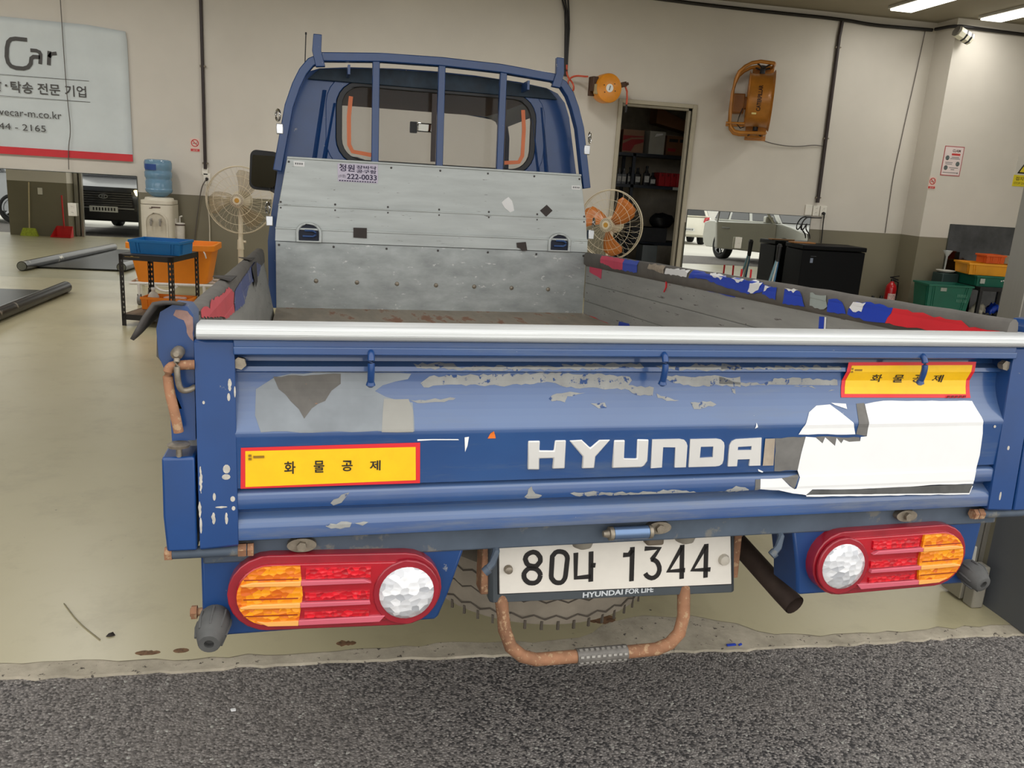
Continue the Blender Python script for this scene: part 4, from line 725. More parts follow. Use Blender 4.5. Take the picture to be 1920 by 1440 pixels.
REDF = facet('bright_red_reflector', (232, 20, 40), (168, 6, 26), 90); RIB = mat('pale_red_rib', (206, 96, 112), .2, coat=.6, var=.05); RIBA = mat('pale_amber_rib', (240, 172, 88), .2, coat=.6, var=.05)
def stad(cx, cz, L_, r, n=12):
    return [(cx+L_/2-r+r*math.cos(-PI/2+PI*i/n), cz+r*math.sin(-PI/2+PI*i/n)) for i in range(n+1)]+[(cx-L_/2+r+r*math.cos(PI/2+PI*i/n), cz+r*math.sin(PI/2+PI*i/n)) for i in range(n+1)]
def tail_lamp(s, cx, cz, tilt):
    c = (cx, cz); R_ = lambda p: rot2(p, tilt, c)
    L_, r = .386, .0725
    Y = .022
    m = MB(); m.prism(R_(stad(cx, cz, L_, r)), Y-.028, Y+.01); la = m.build('tail_lamp', REDH, TR, smooth=50, bevel=.010, bseg=3)
    m = MB(); m.prism(R_(stad(cx, cz, L_-.030, r-.015)), Y-.034, Y-.026); m.build('red_lens', REDL, la, smooth=50, bevel=.002)
    # amber outer third
    xe = cx+s*(L_/2-.017); rr_ = r-.017; xa = xe-s*.108
    arcp = [(xe-s*rr_+s*rr_*math.cos(a), cz+rr_*math.sin(a)) for a in [-PI/2+PI*i/14 for i in range(15)]]
    m = MB(); m.prism(R_(arcp+[(xa, cz+rr_), (xa-s*.006, cz), (xa, cz-rr_)]), Y-.040, Y-.033); m.build('amber_lens', AMB, la, smooth=30)
    m = MB()
    for dz in (.033, -.004, -.036): m.prism(R_([(xe-s*.012, cz+dz), (xa+s*.002, cz+dz), (xa+s*.002, cz+dz-.0018), (xe-s*.012, cz+dz-.0018)]), Y-.0412, Y-.039)
    m.build('lens_line', mat('brown_line', (140, 50, 8), .4), la)
    # bright red cells
    m = MB(); xi_ = cx-s*(L_/2-.135)
    for dz, h_ in ((.040, .020), (-.004, .016), (-.040, .012)):
        m.prism(R_([(xa-s*.010, cz+dz-h_/2), (xi_, cz+dz-h_/2), (xi_, cz+dz+h_/2), (xa-s*.010, cz+dz+h_/2)]), Y-.0375, Y-.033)
    m.build('bright_red_cell', REDF, la)
    # raised ribs across red and amber
    m = MB(); m2 = MB()
    for dz in (.024, -.018):
        m.prism(R_([(xa-s*.002, cz+dz+.0045), (xi_+s*(.012 if dz > 0 else 0), cz+dz+.0045), (xi_-s*.002, cz+dz-.0025), (xa-s*.002, cz+dz-.0045)]), Y-.0435, Y-.033)
        m2.prism(R_([(xa-s*.002, cz+dz+.0045), (xe-s*.026, cz+dz+.0038), (xe-s*.006, cz+dz-.001), (xe-s*.010, cz+dz-.0035), (xa-s*.002, cz+dz-.0045)]), Y-.0445, Y-.033)
    dz = -.0535
    m.prism(R_([(xa, cz+dz+.005), (xi_-s*.03, cz+dz+.008), (xi_-s*.02, cz+dz-.004), (xa, cz+dz-.005)]), Y-.041, Y-.033)
    m2.prism(R_([(xa, cz+dz+.005), (xe-s*.05, cz+dz+.004), (xe-s*.035, cz+dz+.006), (xe-s*.055, cz+dz-.004), (xa, cz+dz-.005)]), Y-.042, Y-.033)
    m.build('lens_rib', RIB, la, bevel=.001); m2.build('amber_rib', RIBA, la, bevel=.001)
    xw = cx-s*(L_/2-.067)
    m = MB(); m.prism(R_(ell(xw, cz-.002, .062, .064)), Y-.038, Y-.03); m.build('lamp_collar', REDH, la, smooth=50, bevel=.003)
    m = MB(); q = R_([(xw, cz-.002)])[0]; m.rings_ax([Vector((q[0], Y-.036, q[1])), Vector((q[0], Y-.040, q[1])), Vector((q[0], Y-.0465, q[1])), Vector((q[0], Y-.049, q[1]))], [.0515, .0505, .034, .004], Vector((0, -1, 0)), 32, True)
    m.build('reverse_lens', CLR, la, smooth=60)
lamp_panel(-1); lamp_panel(1)
tail_lamp(-1, -.6175, .638, RAD(-2.0)); tail_lamp(1, .567, .632, RAD(1.0))
for x, z, dx, q in ((-.834, .578, -.004, 1), (.796, .572, .004, .6)):
    m = MB(); m.rings([(x, .03, z+.010), (x, .012, z+.010), (x+dx*.3, -.005*q, z+.007), (x+dx*.8, -.030*q, z), (x+dx, -.046*q, z-.004), (x+dx, -.048*q, z-.004), (x+dx, -.048*q, z-.004), (x+dx, -.035*q, z-.003)], [.027, .027, .028, .024, .019, .0175, .0085, .008], 20)
    rb = m.build('bumper_stop', RUB, TR, smooth=45)
    m = MB()
    for a in range(8):
        an = a*PI/4; m.tube([(x+.028*math.cos(an), .010, z+.010+.028*math.sin(an)), (x+dx*.3+.0288*math.cos(an), -.005, z+.007+.0288*math.sin(an)), (x+dx*.8+.0248*math.cos(an), -.029*q, z+.0248*math.sin(an))], .0024, 6)
    m.build('rubber_rib', RUB, rb)
m = MB(); m.cyl((-.856, .05, .588), (-.880, .05, .588), .008, seg=10); m.cyl((-.868, .05, .588), (-.878, .05, .588), .013, seg=6); m.build('side_bolt', RUST, TR)
m = MB(); m.box((.822, .06, .56), (.858, .14, .62)); m.build('side_bracket', mat('pale_grey_bracket', (150, 148, 140), .6), TR, bevel=.004)
# number plate
PX = D['plateO']; xc = sum(p[0] for p in PX)/4; zc = sum(p[1] for p in PX)/4
PLT = mat('plate_white', (236, 230, 218), .45, var=.04, vs=12)
m = MB(); o_ = [(xc+(p[0]-xc)*1.065-.004, zc+(p[1]-zc)*(1.18)-(.013 if p[1] < zc else 0)) for p in PX]; m.prism(o_, .121, .150); pf_ = m.build('plate_frame', mat('dark_grey_plastic', (70, 76, 80), .45, var=.08), TR, bevel=.008)
m = MB(); m.prism([(xc+(p[0]-xc)*1.012, zc+(p[1]-zc)*1.045) for p in PX], .1195, .1215); m.build('plate_border', BLACKP, pf_, bevel=.002)
m = MB(); m.prism(PX, .1175, .1200); m.build('plate_face', PLT, pf_, bevel=.003)
for grp in ((0, 1), (2,), (3, 4, 5), (6, 7), (8,), (9, 10), (11, 12)):
    m = MB(); [stroke(m, D['plate'][g], .0104, .1162, .1178) for g in grp]; m.build('plate_character', INK, pf_, smooth=0)
for i, p in enumerate(D['platebolt']):
    m = MB(); r = .008 if i == 0 else .011; m.rings([(p[0], .118, p[1]), (p[0], .114, p[1]), (p[0], .108, p[1]), (p[0], .106, p[1])], [r*1.2, r*1.2, r, r*.5], 12); m.build('plate_bolt', BOLT if i == 0 else mat('pale_plastic_cap', (214, 206, 190), .4), pf_)
tl = mat('pale_lettering', (206, 210, 212), .5, var=0)
text('frame_lettering', 'HYUNDAI', tl, pf_, (-.094, .1198, .5278), (1, 0, .016), (0, 0, 1), .092, .0125, 0, bold=.03)
text('frame_lettering', 'FOR LIFE', tl, pf_, (.004, .1198, .5294), (1, 0, .016), (0, 0, 1), .066, .0125, 0, bold=.03)
for a, b in ((-.318, -.296), (.262, .281)): m = MB(); m.box((a, .13, .545), (b, .18, .69)); m.build('plate_bracket', RUST, TR, bevel=.003)
for x in (-.115, .117):
    m = MB(); m.lathe((x, .088, .698), (0, 0, -1), [(0, .025), (.022, .025), (.036, .020), (.042, .008)], 16); m.build('plate_lamp', mat('dusty_grey_lens', (150, 144, 130), .5), TR)
m = MB(); m.box((.028, .08, .655), (.068, .11, .70)); m.build('hinge_stop', mat('brown_grey_steel', (120, 108, 92), .6), TR, bevel=.006)
for x, y, s in ((-.335, .03, -1), (.285, .03, -1)):
    m = MB(); m.tube([(x+.02, y+.01, .705), (x+.019, y-.012, .690), (x+.012, y-.018, .668), (x, y-.02, .655)], .0075, 8); m.rings([(x+.004, y-.02, .658), (x-.004, y-.02, .651)], [.010, .009], 10); m.build('tie_hook', BLUED, TR)
# rusty step hoop below the plate
m = MB(); hp = [(-.272, .16, .60), (-.272, .13, .53), (-.266, .115, .470), (-.252, .11, .432), (-.226, .11, .408), (-.195, .11, .397), (-.05, .108, .397), (.085, .11, .397), (.116, .11, .408), (.137, .11, .432), (.146, .115, .470), (.148, .13, .53), (.146, .16, .60)]
m.tube(hp, .0145, 14); st = m.build('step_hoop', RUST, TR, smooth=60)
m = MB(); m.tube([(-.104, .108, .397), (.012, .108, .397)], .0175, 14); m.build('step_tread', mat('grey_tread_plate', (118, 114, 108), .6, .3, var=.15, vs=50), st)
m = MB()
for j in range(9):
    for a in range(5):
        an = RAD(170+50*a-60); m.cbox((-.096+.0125*j, .108+.0178*math.cos(an), .397+.0178*math.sin(an)), (.007, .004, .005), (an, 0, 0))
m.build('tread_stud', mat('pale_grey_stud', (160, 156, 148), .5, .3), st)
# spare wheel slung under the bed
SPC = Vector((-.075, .57, .470))
def tyre(mb, c, ax, R_, w_, rim):
    pr_ = [(-w_/2*.75, rim), (-w_/2*.98, rim+.03), (-w_/2, (R_+rim)/2), (-w_/2*.93, R_-.022), (-w_/2*.80, R_-.004), (-w_/2*.4, R_), (0, R_+.001), (w_/2*.4, R_), (w_/2*.80, R_-.004), (w_/2*.93, R_-.022), (w_/2, (R_+rim)/2), (w_/2*.98, rim+.03), (w_/2*.75, rim)]
    mb.lathe(c, ax, pr_, 48, caps=False)
m = MB(); tyre(m, SPC, (0, -.06, 1), .305, .165, .165); TY = mat('dusty_tyre', (150, 140, 124), .9, var=.12, vs=12, bump=.2, bs=90); sp = m.build('spare_tyre', TY, TR, smooth=50)
m = MB(); 
for zz in (-.045, -.002, .040):
    pts = []
    for i in range(72):
        a = 2*PI*i/72; r = .3055; pts.append((SPC.x+r*math.cos(a), SPC.y+r*math.sin(a)-.06*zz, SPC.z+zz+.06*r*math.sin(a)+(.005 if i % 2 else -.005)))
    m.tube(pts, .0022, 4, closed=True)
for i in range(48):
    a = 2*PI*(i+.5)/48; r = .301; m.cbox((SPC.x+r*math.cos(a), SPC.y+r*math.sin(a)+.004, SPC.z-.068+.06*r*math.sin(a)), (.006, .005, .022), (0, 0, a+PI/2+.3))
m.build('tread_groove', mat('dark_tread_gap', (92, 84, 74), .9, var=0), sp, smooth=0)
m = MB(); m.lathe(SPC, (0, -.06, 1), [(-.05, .17), (-.02, .16), (.02, .05), (.03, .0)], 24, caps=False); m.build('spare_rim', RUST, sp)
# exhaust, splash plate, rails, axle, wheels
m = MB(); m.tube([(.27, .75, .66), (.30, .55, .65), (.345, .34, .590), (.405, .135, .497), (.414, .098, .484)], .025, 16, caps=False); m.tube([(.345, .34, .590), (.405, .135, .497), (.414, .098, .484)], .0225, 16, caps=False); ex = m.build('exhaust_pipe', mat('sooty_exhaust', (74, 60, 52), .7, .3, var=.2, vs=20), TR, smooth=60)
m = MB(); m.cyl((.392, .18, .517), (.393, .176, .515), .0222, seg=16); m.build('exhaust_bore', mat('black_bore', (8, 7, 7), .9, var=0), ex)  # near-black disc set a little way inside the pipe
m = MB(); m.add([(.268, .24, .70), (.36, .24, .70), (.345, .24, .60), (.268, .24, .585)], [(0, 1, 2, 3)]); so = m.build('splash_plate', mat('pale_plastic_sheet', (166, 166, 158), .35, var=.15, vs=14), TR); sd = so.modifiers.new('solid', 'SOLIDIFY'); sd.thickness = .004
m = MB(); [m.box((s*.40-.03, .12, .64), (s*.40+.03, 4.9, .77)) for s in (-1, 1)]; [m.box((-.40, y, .68), (.40, y+.08, .75)) for y in (.13, .95, 1.9, 2.8)]; m.build('chassis_rail', DARKM, TR)
BLK = mat('black_tyre_rubber', (34, 33, 32), .85, var=.15)
def wheel(x, y, R_, w_):
    z = R_+y*.0521+.002
    m = MB(); tyre(m, (x, y, z), (1, 0, 0), R_, w_, R_*.62); wo = m.build('wheel', BLK, TR, smooth=50)
    m = MB(); m.lathe((x-w_*.3, y, z), (1, 0, 0), [(0, R_*.62), (.03, R_*.56), (.05, R_*.2), (.05, 0)], 24, caps=False); m.lathe((x+w_*.3, y, z), (1, 0, 0), [(0, R_*.62), (-.03, R_*.56), (-.05, R_*.2), (-.05, 0)], 24, caps=False); m.build('wheel_rim', mat('grey_steel_rim', (130, 130, 126), .5, .4), wo)
for s in (-1, 1): wheel(s*.74, 4.02, .30, .17); wheel(s*.66, 1.38, .265, .14); wheel(s*.50, 1.38, .265, .14)
m = MB(); m.cyl((-.66, 1.38, .34), (.66, 1.38, .34), .05, seg=12); m.rings([(0, 1.38, .22), (0, 1.38, .34), (0, 1.38, .46)], [.03, .13, .03], 14); m.build('rear_axle', DARKM, TR)
m = MB(); m.box((-.80, 3.2, .55), (.80, 4.9, .82)); m.build('engine_bay', DARKM, TR)
for s in (-1, 1):
    m = MB(); m.box((s*.58-.13, 1.02, .30), (s*.58+.13, 1.028, .72)); m.build('mud_flap', BLK, TR)

# ------------------------------------------------------------------ things on the back wall
def at(t, **k): return t
# printed banner
BAN = mat('banner_vinyl', (205, 212, 212), .55, var=.05, vs=2)
bn = thing('banner', 'large pale grey vinyl banner with dark logo, lettering and red stripe on the back wall', 'banner', (-4.6, YW-.004, 1.28))
m = MB(); N = 32; Mz = 20
bx0, bx1 = -1.55, 1.53
def ban(u, v):
    x = bx0+(bx1-bx0)*u; z = 1.325*v+.035*(1-u)*v
    if v > .9: z -= .030*max(0, u-.88)/.12*(v-.9)/.1; x -= .012*max(0, u-.94)/.06*(v-.9)/.1
    return (x, -.008-.006*math.sin(u*7+v*3)-.012*max(0, u-.9)/.1*v*v, z)
for i in range(N+1):
    for j in range(Mz+1): m.v.append(ban(i/N, j/Mz))
m.f += [(i*(Mz+1)+j, (i+1)*(Mz+1)+j, (i+1)*(Mz+1)+j+1, i*(Mz+1)+j+1) for i in range(N) for j in range(Mz)]
o = m.build('sheet', BAN, bn, smooth=60); sd = o.modifiers.new('solid', 'SOLIDIFY'); sd.thickness = .002
m = MB(); m.add([(bx0, -.0175, 0), (bx1, -.0175, 0), (bx1, -.0175, .073), (bx0, -.0175, .078)], [(0, 1, 2, 3)]); o = m.build('red_stripe', mat('red_print', (206, 48, 56), .55, var=.05), bn, smooth=0); sd = o.modifiers.new('solid', 'SOLIDIFY'); sd.thickness = .002
GRY = mat('dark_grey_print', (74, 72, 70), .6, var=0)
BX = lambda x: x+4.6
bl = lambda a, b: (-4.327+(a/5.333)*.00542+4.6+(-.00003*b), 0)
def lp(a, b):      # logo drawing units to banner metres
    return (.302+.000969*a-.00002*b, 2.585-.00101*b-1.28+.00003*a)
m = MB()
stroke(m, [lp(*q) for q in ((285, 176), (175, 170), (130, 178), (102, 205), (86, 262), (78, 345), (88, 400), (115, 432), (160, 447), (235, 450), (280, 435), (308, 400), (316, 350), (340, 333), (402, 335))], .038, -.020, -.017)
stroke(m, [lp(*q) for q in ((312, 272), (370, 274), (398, 285), (410, 310), (400, 400))], .034, -.020, -.017)
stroke(m, [lp(*q) for q in ((497, 272), (484, 406))], .036, -.020, -.017); stroke(m, [lp(*q) for q in ((490, 330), (512, 298), (566, 290))], .034, -.020, -.017)
m.build('logo_lettering', GRY, bn, smooth=0)
m = MB(); stroke(m, [lp(*q) for q in ((-85, 300), (-10, 300), (-8, 260), (-30, 232), (-60, 232), (-85, 262), (-88, 320), (-70, 360), (-10, 362))], .034, -.020, -.017)
stroke(m, [lp(*q) for q in ((-290, 240), (-260, 360), (-220, 260), (-180, 360), (-150, 240))], .034, -.020, -.017); m.build('red_logo_lettering', mat('red_print', (206, 48, 56), .55), bn, smooth=0)
bt = lambda s, x, z, w_, h_, b=0.: text('banner_lettering', s, GRY, bn, (x+4.6, -.0185, z-1.28), (1, 0, 0), (0, 0, 1), w_, h_, 0, bold=b)
bt('탁송 전문 기업', -4.215, 1.897, .72, .112, .012); bt('·', -4.268, 1.950, .022, .022, .01); bt('달', -4.40, 1.90, .10, .112, .012)
bt('wecar-m.co.kr', -4.375, 1.664, .625, .072, .0); bt('1644 - 2165', -4.455, 1.526, .545, .064, 0)
m = MB()
for z in (2.064, 1.856): m.box((-.05, -.0190, z-1.28-.002), (1.14, -.0175, z-1.28+.002))
m.build('banner_rule', GRY, bn, smooth=0)

MIRM = mat('mirror_silver', (230, 230, 225), .015, 1., var=0)
SMUDGE = NT('smudged_mirror'); f_ = SMUDGE.noise(2.2, 5, .7); SMUDGE.t.links.new(SMUDGE.ramp(f_, .55, .85, .006, .035), SMUDGE.b.inputs['Roughness']); SMUDGE.set(Metallic=1.0); SMUDGE.col(lin((226, 228, 222)))
def mirror(x0, x1, h, lean, label, y=YW, m_=None, z0=.0):
    t = thing('wall_mirror', label, 'mirror', ((x0+x1)/2, y-.004-h*math.sin(lean), z0), (-lean, 0, 0))
    w_ = (x1-x0)/2
    m = MB(); m.box((-w_, 0, .0), (w_, .004, h)); m.build('glass', m_ or SMUDGE.m, t, smooth=0)
    m = MB(); m.box((-w_-.004, -.002, 0), (-w_+.002, .006, h)); m.box((w_-.002, -.002, 0), (w_+.004, .006, h)); m.box((-w_, -.002, h-.003), (w_, .006, h+.003)); m.build('edge_strip', mat('dark_mirror_edge', (60, 66, 60), .4), t, smooth=0)
    return t
mirror(-6.3, -3.045, 1.130, .016, 'long wall mirror under the banner, reflecting cars outside')
mirror(3.205, 4.815, 1.118, .016, 'wall mirror between doorway and black chest, reflecting a silver car')
mirror(6.47, 7.75, 1.115, .05, 'dark mirror panel behind the crates at right', y=7.92, m_=mat('dark_smoked_mirror', (110, 114, 122), .05, 1., var=.25, vs=3), z0=.02)
IVORY = mat('ivory_plastic', (222, 216, 198), .4, var=.04)
SOCK = mat('white_socket_plastic', (226, 222, 210), .35, var=.03)
def outlet(name, label, cat, x, y, z, w_, h_, holes, parent=None, group=None):
    t = thing(name, label, cat, (x, y, z), group=group)
    m = MB(); m.box((-w_/2, -.018, -h_/2), (w_/2, 0, h_/2)); m.build('plate', SOCK, t, bevel=.004)
    for (a, b) in holes:
        m = MB(); m.rings([(a, -.017, b), (a, -.0215, b), (a, -.0215, b), (a, -.019, b)], [.019, .019, .0155, .014], 18); s_ = m.build('socket', SOCK, t)
        m = MB(); m.cyl((a-.006, -.018, b), (a-.006, -.0205, b), .0025, seg=8); m.cyl((a+.006, -.018, b), (a+.006, -.0205, b), .0025, seg=8); m.build('pin_hole', INK, s_)
    return t
outlet('wall_outlet', 'single ivory outlet plate set into the wall mirror beside the black chest', 'outlet', 3.886, 8.262, .754, .085, .135, [(0, -.005)])
outlet('wall_outlet', 'ivory double outlet plate on the mirror under the banner', 'outlet', -3.70, 8.264, .745, .085, .135, [(0, .03), (0, -.03)])

# conduits, cables, sockets
COND = mat('dark_brown_conduit', (46, 34, 32), .45, var=.1)
def conduit(label, pts, r, clips):
    t = thing('cable_conduit', label, 'conduit', (pts[-1][0], YW, pts[-1][2])); o_ = Vector((pts[-1][0], YW, pts[-1][2]))
    m = MB(); m.tube([Vector(p)-o_ for p in pts], r, 10); m.build('pipe', COND, t)
    for p in clips:
        m = MB(); m.cbox(Vector(p)-o_, (.055, .03, .02)); m.cyl(Vector(p)-o_+Vector((.03, -.005, 0)), Vector(p)-o_+Vector((.03, -.018, 0)), .008, seg=8); m.build('pipe_clip', mat('clip_metal', (130, 120, 104), .5, .4), t)
    return t
conduit('dark vertical conduit between the banner and the truck cab', [(-2.332, 8.27, 3.45), (-2.333, 8.27, 2.3), (-2.335, 8.27, 1.25)], .017, [(-2.333, 8.275, 2.30), (-2.335, 8.275, 1.31)])
outlet('wall_socket', 'upper white socket box under the left conduit', 'socket', -2.340, YW, 1.222, .062, .075, [])
sk = outlet('wall_socket', 'white socket with cords plugged in, below the left conduit', 'socket', -2.322, YW, 1.145, .075, .12, [(0, .02)])
m = MB(); m.cyl((0, -.02, .0), (0, -.05, -.012), .018, .012, seg=12); m.build('plug', BLACKP, sk)
def cable(name, label, pts, r, m_, cat='cable'):
    p0 = Vector(pts[-1]); t = MB(); P = [Vector(p)-p0 for p in pts]
    # smooth the polyline
    for _ in range(2):
        Q = [P[0]]
        for a, b in zip(P, P[1:]): Q += [a*.75+b*.25, a*.25+b*.75]
        P = Q+[P[-1]]
    t.tube(P, r, 6); o = t.build(name, m_, smooth=60); o.location = p0
    return tag(o, label, cat)
BLC = mat('black_cable', (30, 28, 28), .5, var=0); GRC = mat('grey_cable', (96, 90, 84), .5, var=0); WHC = mat('cream_cable', (206, 198, 180), .5, var=0)
cable('power_cord', 'grey cord hanging from the left socket toward the floor', [(-2.325, 8.24, 1.14), (-2.38, 8.25, 1.05), (-2.43, 8.26, .75), (-2.475, 8.27, .45), (-2.49, 8.25, .02)], .006, GRC, 'cord')
cable('power_cord', 'cream cord hanging from the left socket beside the pedestal fan', [(-2.318, 8.245, 1.12), (-2.335, 8.25, 1.0), (-2.30, 8.26, .7), (-2.31, 8.25, .45), (-2.25, 8.1, .02)], .006, WHC, 'cord')
cable('hanging_wire', 'thin dark wire hanging down over the banner', [(-3.683, 8.26, 3.45), (-3.683, 8.26, 2.8), (-3.682, 8.255, 2.16), (-3.677, 8.255, 1.85), (-3.662, 8.255, 1.56), (-3.70, 8.255, 1.39), (-3.712, 8.262, 1.16)], .0042, GRC, 'wire')
conduit('dark vertical conduit right of the yellow drum fan', [(4.835, 8.265, 3.37), (4.825, 8.265, 3.2), (4.84, 8.265, 2.4), (4.862, 8.265, 1.29)], .022, [(4.829, 8.27, 3.08), (4.846, 8.27, 2.05), (4.858, 8.27, 1.35)])
outlet('wall_socket', 'leftmost blank white socket box of the three under the right conduit', 'socket', 4.765, YW, 1.195, .092, .125, [])
outlet('wall_socket', 'middle white double socket of the three under the right conduit', 'socket', 4.865, YW, 1.190, .085, .125, [(0, .028), (0, -.022)])
s3 = outlet('wall_socket', 'rightmost white socket of the three, with a black plug in it', 'socket', 4.962, YW, 1.190, .085, .125, [(0, .028)])
m = MB(); m.rings([(0, -.02, -.025), (0, -.045, -.03), (0, -.055, -.045)], [.022, .018, .008], 12); m.build('plug', BLACKP, s3)
cable('power_cord', 'black cord dropping straight from the rightmost socket behind the chest', [(4.962, 8.24, 1.15), (4.968, 8.25, 1.05), (4.985, 8.26, .90), (4.99, 8.265, .80)], .008, BLC, 'cord')
cable('power_cord', 'tangled black cord looping below the right sockets over the mirror', [(4.93, 8.235, 1.11), (4.82, 8.24, 1.105), (4.72, 8.235, 1.11), (4.66, 8.23, 1.0), (4.69, 8.23, .93), (4.75, 8.23, 1.05), (4.73, 8.23, .97), (4.80, 8.23, .90), (4.81, 8.23, .85)], .008, BLC, 'cord')
cable('ceiling_cable', 'dark cable bundle running along the top of the back wall', [(1.2, 8.25, 3.44), (2.87, 8.26, 3.392), (4.0, 8.26, 3.385), (4.83, 8.26, 3.388), (5.2, 8.26, 3.36), (5.6, 8.26, 3.365), (6.0, 8.25, 3.37)], .020, BLC)
cable('ceiling_cable', 'dark cable running along the top of the right wall', [(6.0, 8.2, 3.37), (6.06, 7.90, 3.375), (6.3, 7.89, 3.36), (7.2, 7.89, 3.345), (8.2, 7.89, 3.335)], .020, BLC)
cable('hanging_wire', 'thin dark wire hanging near the corner of the right wall', [(5.925, 8.275, 3.36), (5.90, 8.28, 2.8), (5.872, 8.28, 2.4), (5.85, 8.28, 2.0), (5.830, 8.28, 1.67), (5.842, 8.28, 1.3), (5.853, 8.282, .97)], .005, GRC, 'wire')
cable('fan_cord', 'grey cord sagging from the drum fan to the conduit', [(3.97, 8.24, 1.99), (4.0, 8.25, 1.98), (4.12, 8.25, 1.95), (4.306, 8.27, 1.93), (4.514, 8.27, 1.931), (4.70, 8.27, 1.965), (4.825, 8.27, 1.96)], .006, GRC, 'cord')
t = thing('cable_bundle', 'black cables dropping from the ceiling to the hose beside the cab', 'cable', (1.55, 8.24, 2.5))
m = MB()
for j, dx in enumerate((-.02, .0, .022)): m.tube([(-.09+dx+.05*j, .01, .95), (-.05+dx*1.6, 0, .80), (-.02+dx, 0, .68), (.0+dx, 0, .5), (.012+dx*.6, 0, .2), (.02+dx*.5, 0, 0)], .011, 8)
m.build('cable_strand', BLC, t, smooth=60)
RDH = mat('orange_red_hose', (206, 88, 62), .5, var=.06)
cable('air_hose', 'orange-red hose with a loop running from the cables to the yellow hose reel', [(1.57, 8.22, 2.62), (1.575, 8.2, 2.50), (1.66, 8.19, 2.42), (1.66, 8.17, 2.34), (1.60, 8.17, 2.36), (1.585, 8.18, 2.46), (1.66, 8.17, 2.51), (1.76, 8.10, 2.500), (1.775, 8.04, 2.495)], .011, RDH, 'hose')

# hose reel
YO = mat('orange_yellow_enamel', (226, 142, 18), .35, coat=.2, var=.10, vs=5)
hr = thing('hose_reel', 'round orange-yellow hose reel on the wall above the doorway', 'hose reel', (2.0, 8.0, 2.385), (0, 0, RAD(12)))
m = MB(); m.rings_ax([Vector((0, .09, 0)), Vector((0, .09, 0)), Vector((0, -.035, 0)), Vector((0, -.05, 0)), Vector((0, -.055, 0)), Vector((0, -.055, 0))], [.06, .155, .157, .150, .13, .0], Vector((0, -1, 0)), 36, False); m.build('reel_housing', YO, hr, smooth=35)
m = MB(); m.prism(ell(0, 0, .044, .044), -.059, -.054); lb = m.build('reel_label', WHITE, hr)
m = MB(); m.cbox((0, -.060, 0), (.012, .002, .05), (0, RAD(12), 0)); m.build('label_print', mat('grey_ink', (120, 120, 120), .6), hr)
m = MB()
for k in range(6):
    a = RAD(40+60*k)
    if k in (0, 2, 3, 5): m.cyl((.075*math.cos(a), -.054, .075*math.sin(a)), (.075*math.cos(a), -.060, .075*math.sin(a)), .006, seg=8)
m.build('reel_screw', INK, hr)
BR = mat('dark_brown_bracket', (70, 44, 24), .5, var=.1)
m = MB(); m.box((-.19, -.02, -.045), (-.125, .09, .11)); m.box((-.19, .05, -.09), (-.12, .10, .11)); m.build('mount_bracket', BR, hr, bevel=.006)
m = MB(); m.box((-.175, -.045, -.075), (-.115, -.01, .03)); m.build('bracket_cover', mat('beige_cover', (170, 150, 110), .5), hr, bevel=.006)
m = MB(); m.cbox((.185, -.01, .055), (.07, .06, .055), (0, RAD(-15), 0)); m.cbox((.225, -.01, .065), (.025, .085, .03), (0, RAD(-25), 0)); m.build('hose_guide', BR, hr, bevel=.005)
m = MB(); m.tube([(.16, -.01, .04), (.215, -.012, .04), (.243, -.012, -.01), (.252, -.012, -.08), (.252, -.012, -.15)], .011, 8); m.build('hose_end', RDH, hr, smooth=60)
m = MB(); m.cyl((.252, -.012, -.15), (.252, -.012, -.235), .011, seg=10); m.cyl((.252, -.012, -.175), (.252, -.012, -.20), .017, seg=10); m.build('hose_coupling', BLACKP, hr)

# drum fan on the wall
DYL = mat('golden_fan_enamel', (182, 118, 40), .36, .15, coat=.2, var=.14, vs=6)
df = thing('drum_fan', 'golden yellow drum fan in a tubular cradle high on the wall', 'fan', (3.765, 7.92, 2.38), (0, 0, RAD(-23)))
cx = .0
m = MB(); ax = Vector((1, 0, 0))
m.rings_ax([Vector((-.125, 0, 0)), Vector((-.135, 0, 0)), Vector((-.135, 0, 0)), Vector((-.120, 0, 0)), Vector((-.06, 0, 0)), Vector((.08, 0, 0)), Vector((.125, 0, 0)), Vector((.142, 0, 0)), Vector((.142, 0, 0)), Vector((.13, 0, 0)), Vector((.1, 0, 0)), Vector((-.12, 0, 0))],
           [.275, .30, .318, .290, .285, .290, .305, .325, .333, .320, .275, .270], ax, 44, False); m.build('drum', DYL, df, smooth=35)
m = MB()
for r in (.08, .14, .20, .26):
    m.tube([(.135, r*math.cos(2*PI*k/28), r*math.sin(2*PI*k/28)) for k in range(28)], .004, 5, closed=True)
for k in range(12): m.cyl((.135, 0, 0), (.135, .30*math.cos(k*PI/6), .30*math.sin(k*PI/6)), .004, seg=5)
m.build('fan_grille', BLACKP, df)
for k in range(4):
    m = MB(); a = k*PI/2+.4; m.add([(-.04, .05*math.cos(a), .05*math.sin(a)), (.05, .06*math.cos(a+.5), .06*math.sin(a+.5)), (.04, .25*math.cos(a+.6), .25*math.sin(a+.6)), (-.05, .25*math.cos(a-.1), .25*math.sin(a-.1))], [(0, 1, 2, 3)]); o = m.build('fan_blade', mat('grey_blade', (120, 120, 116), .4, .5), df); sd = o.modifiers.new('s', 'SOLIDIFY'); sd.thickness = .004
m = MB(); m.box((-.285, -.10, -.15), (-.155, .10, .06)); m.box((-.17, -.08, -.10), (-.13, .06, .03)); m.build('motor_box', mat('brown_motor_box', (150, 92, 30), .45, var=.12), df, bevel=.012)
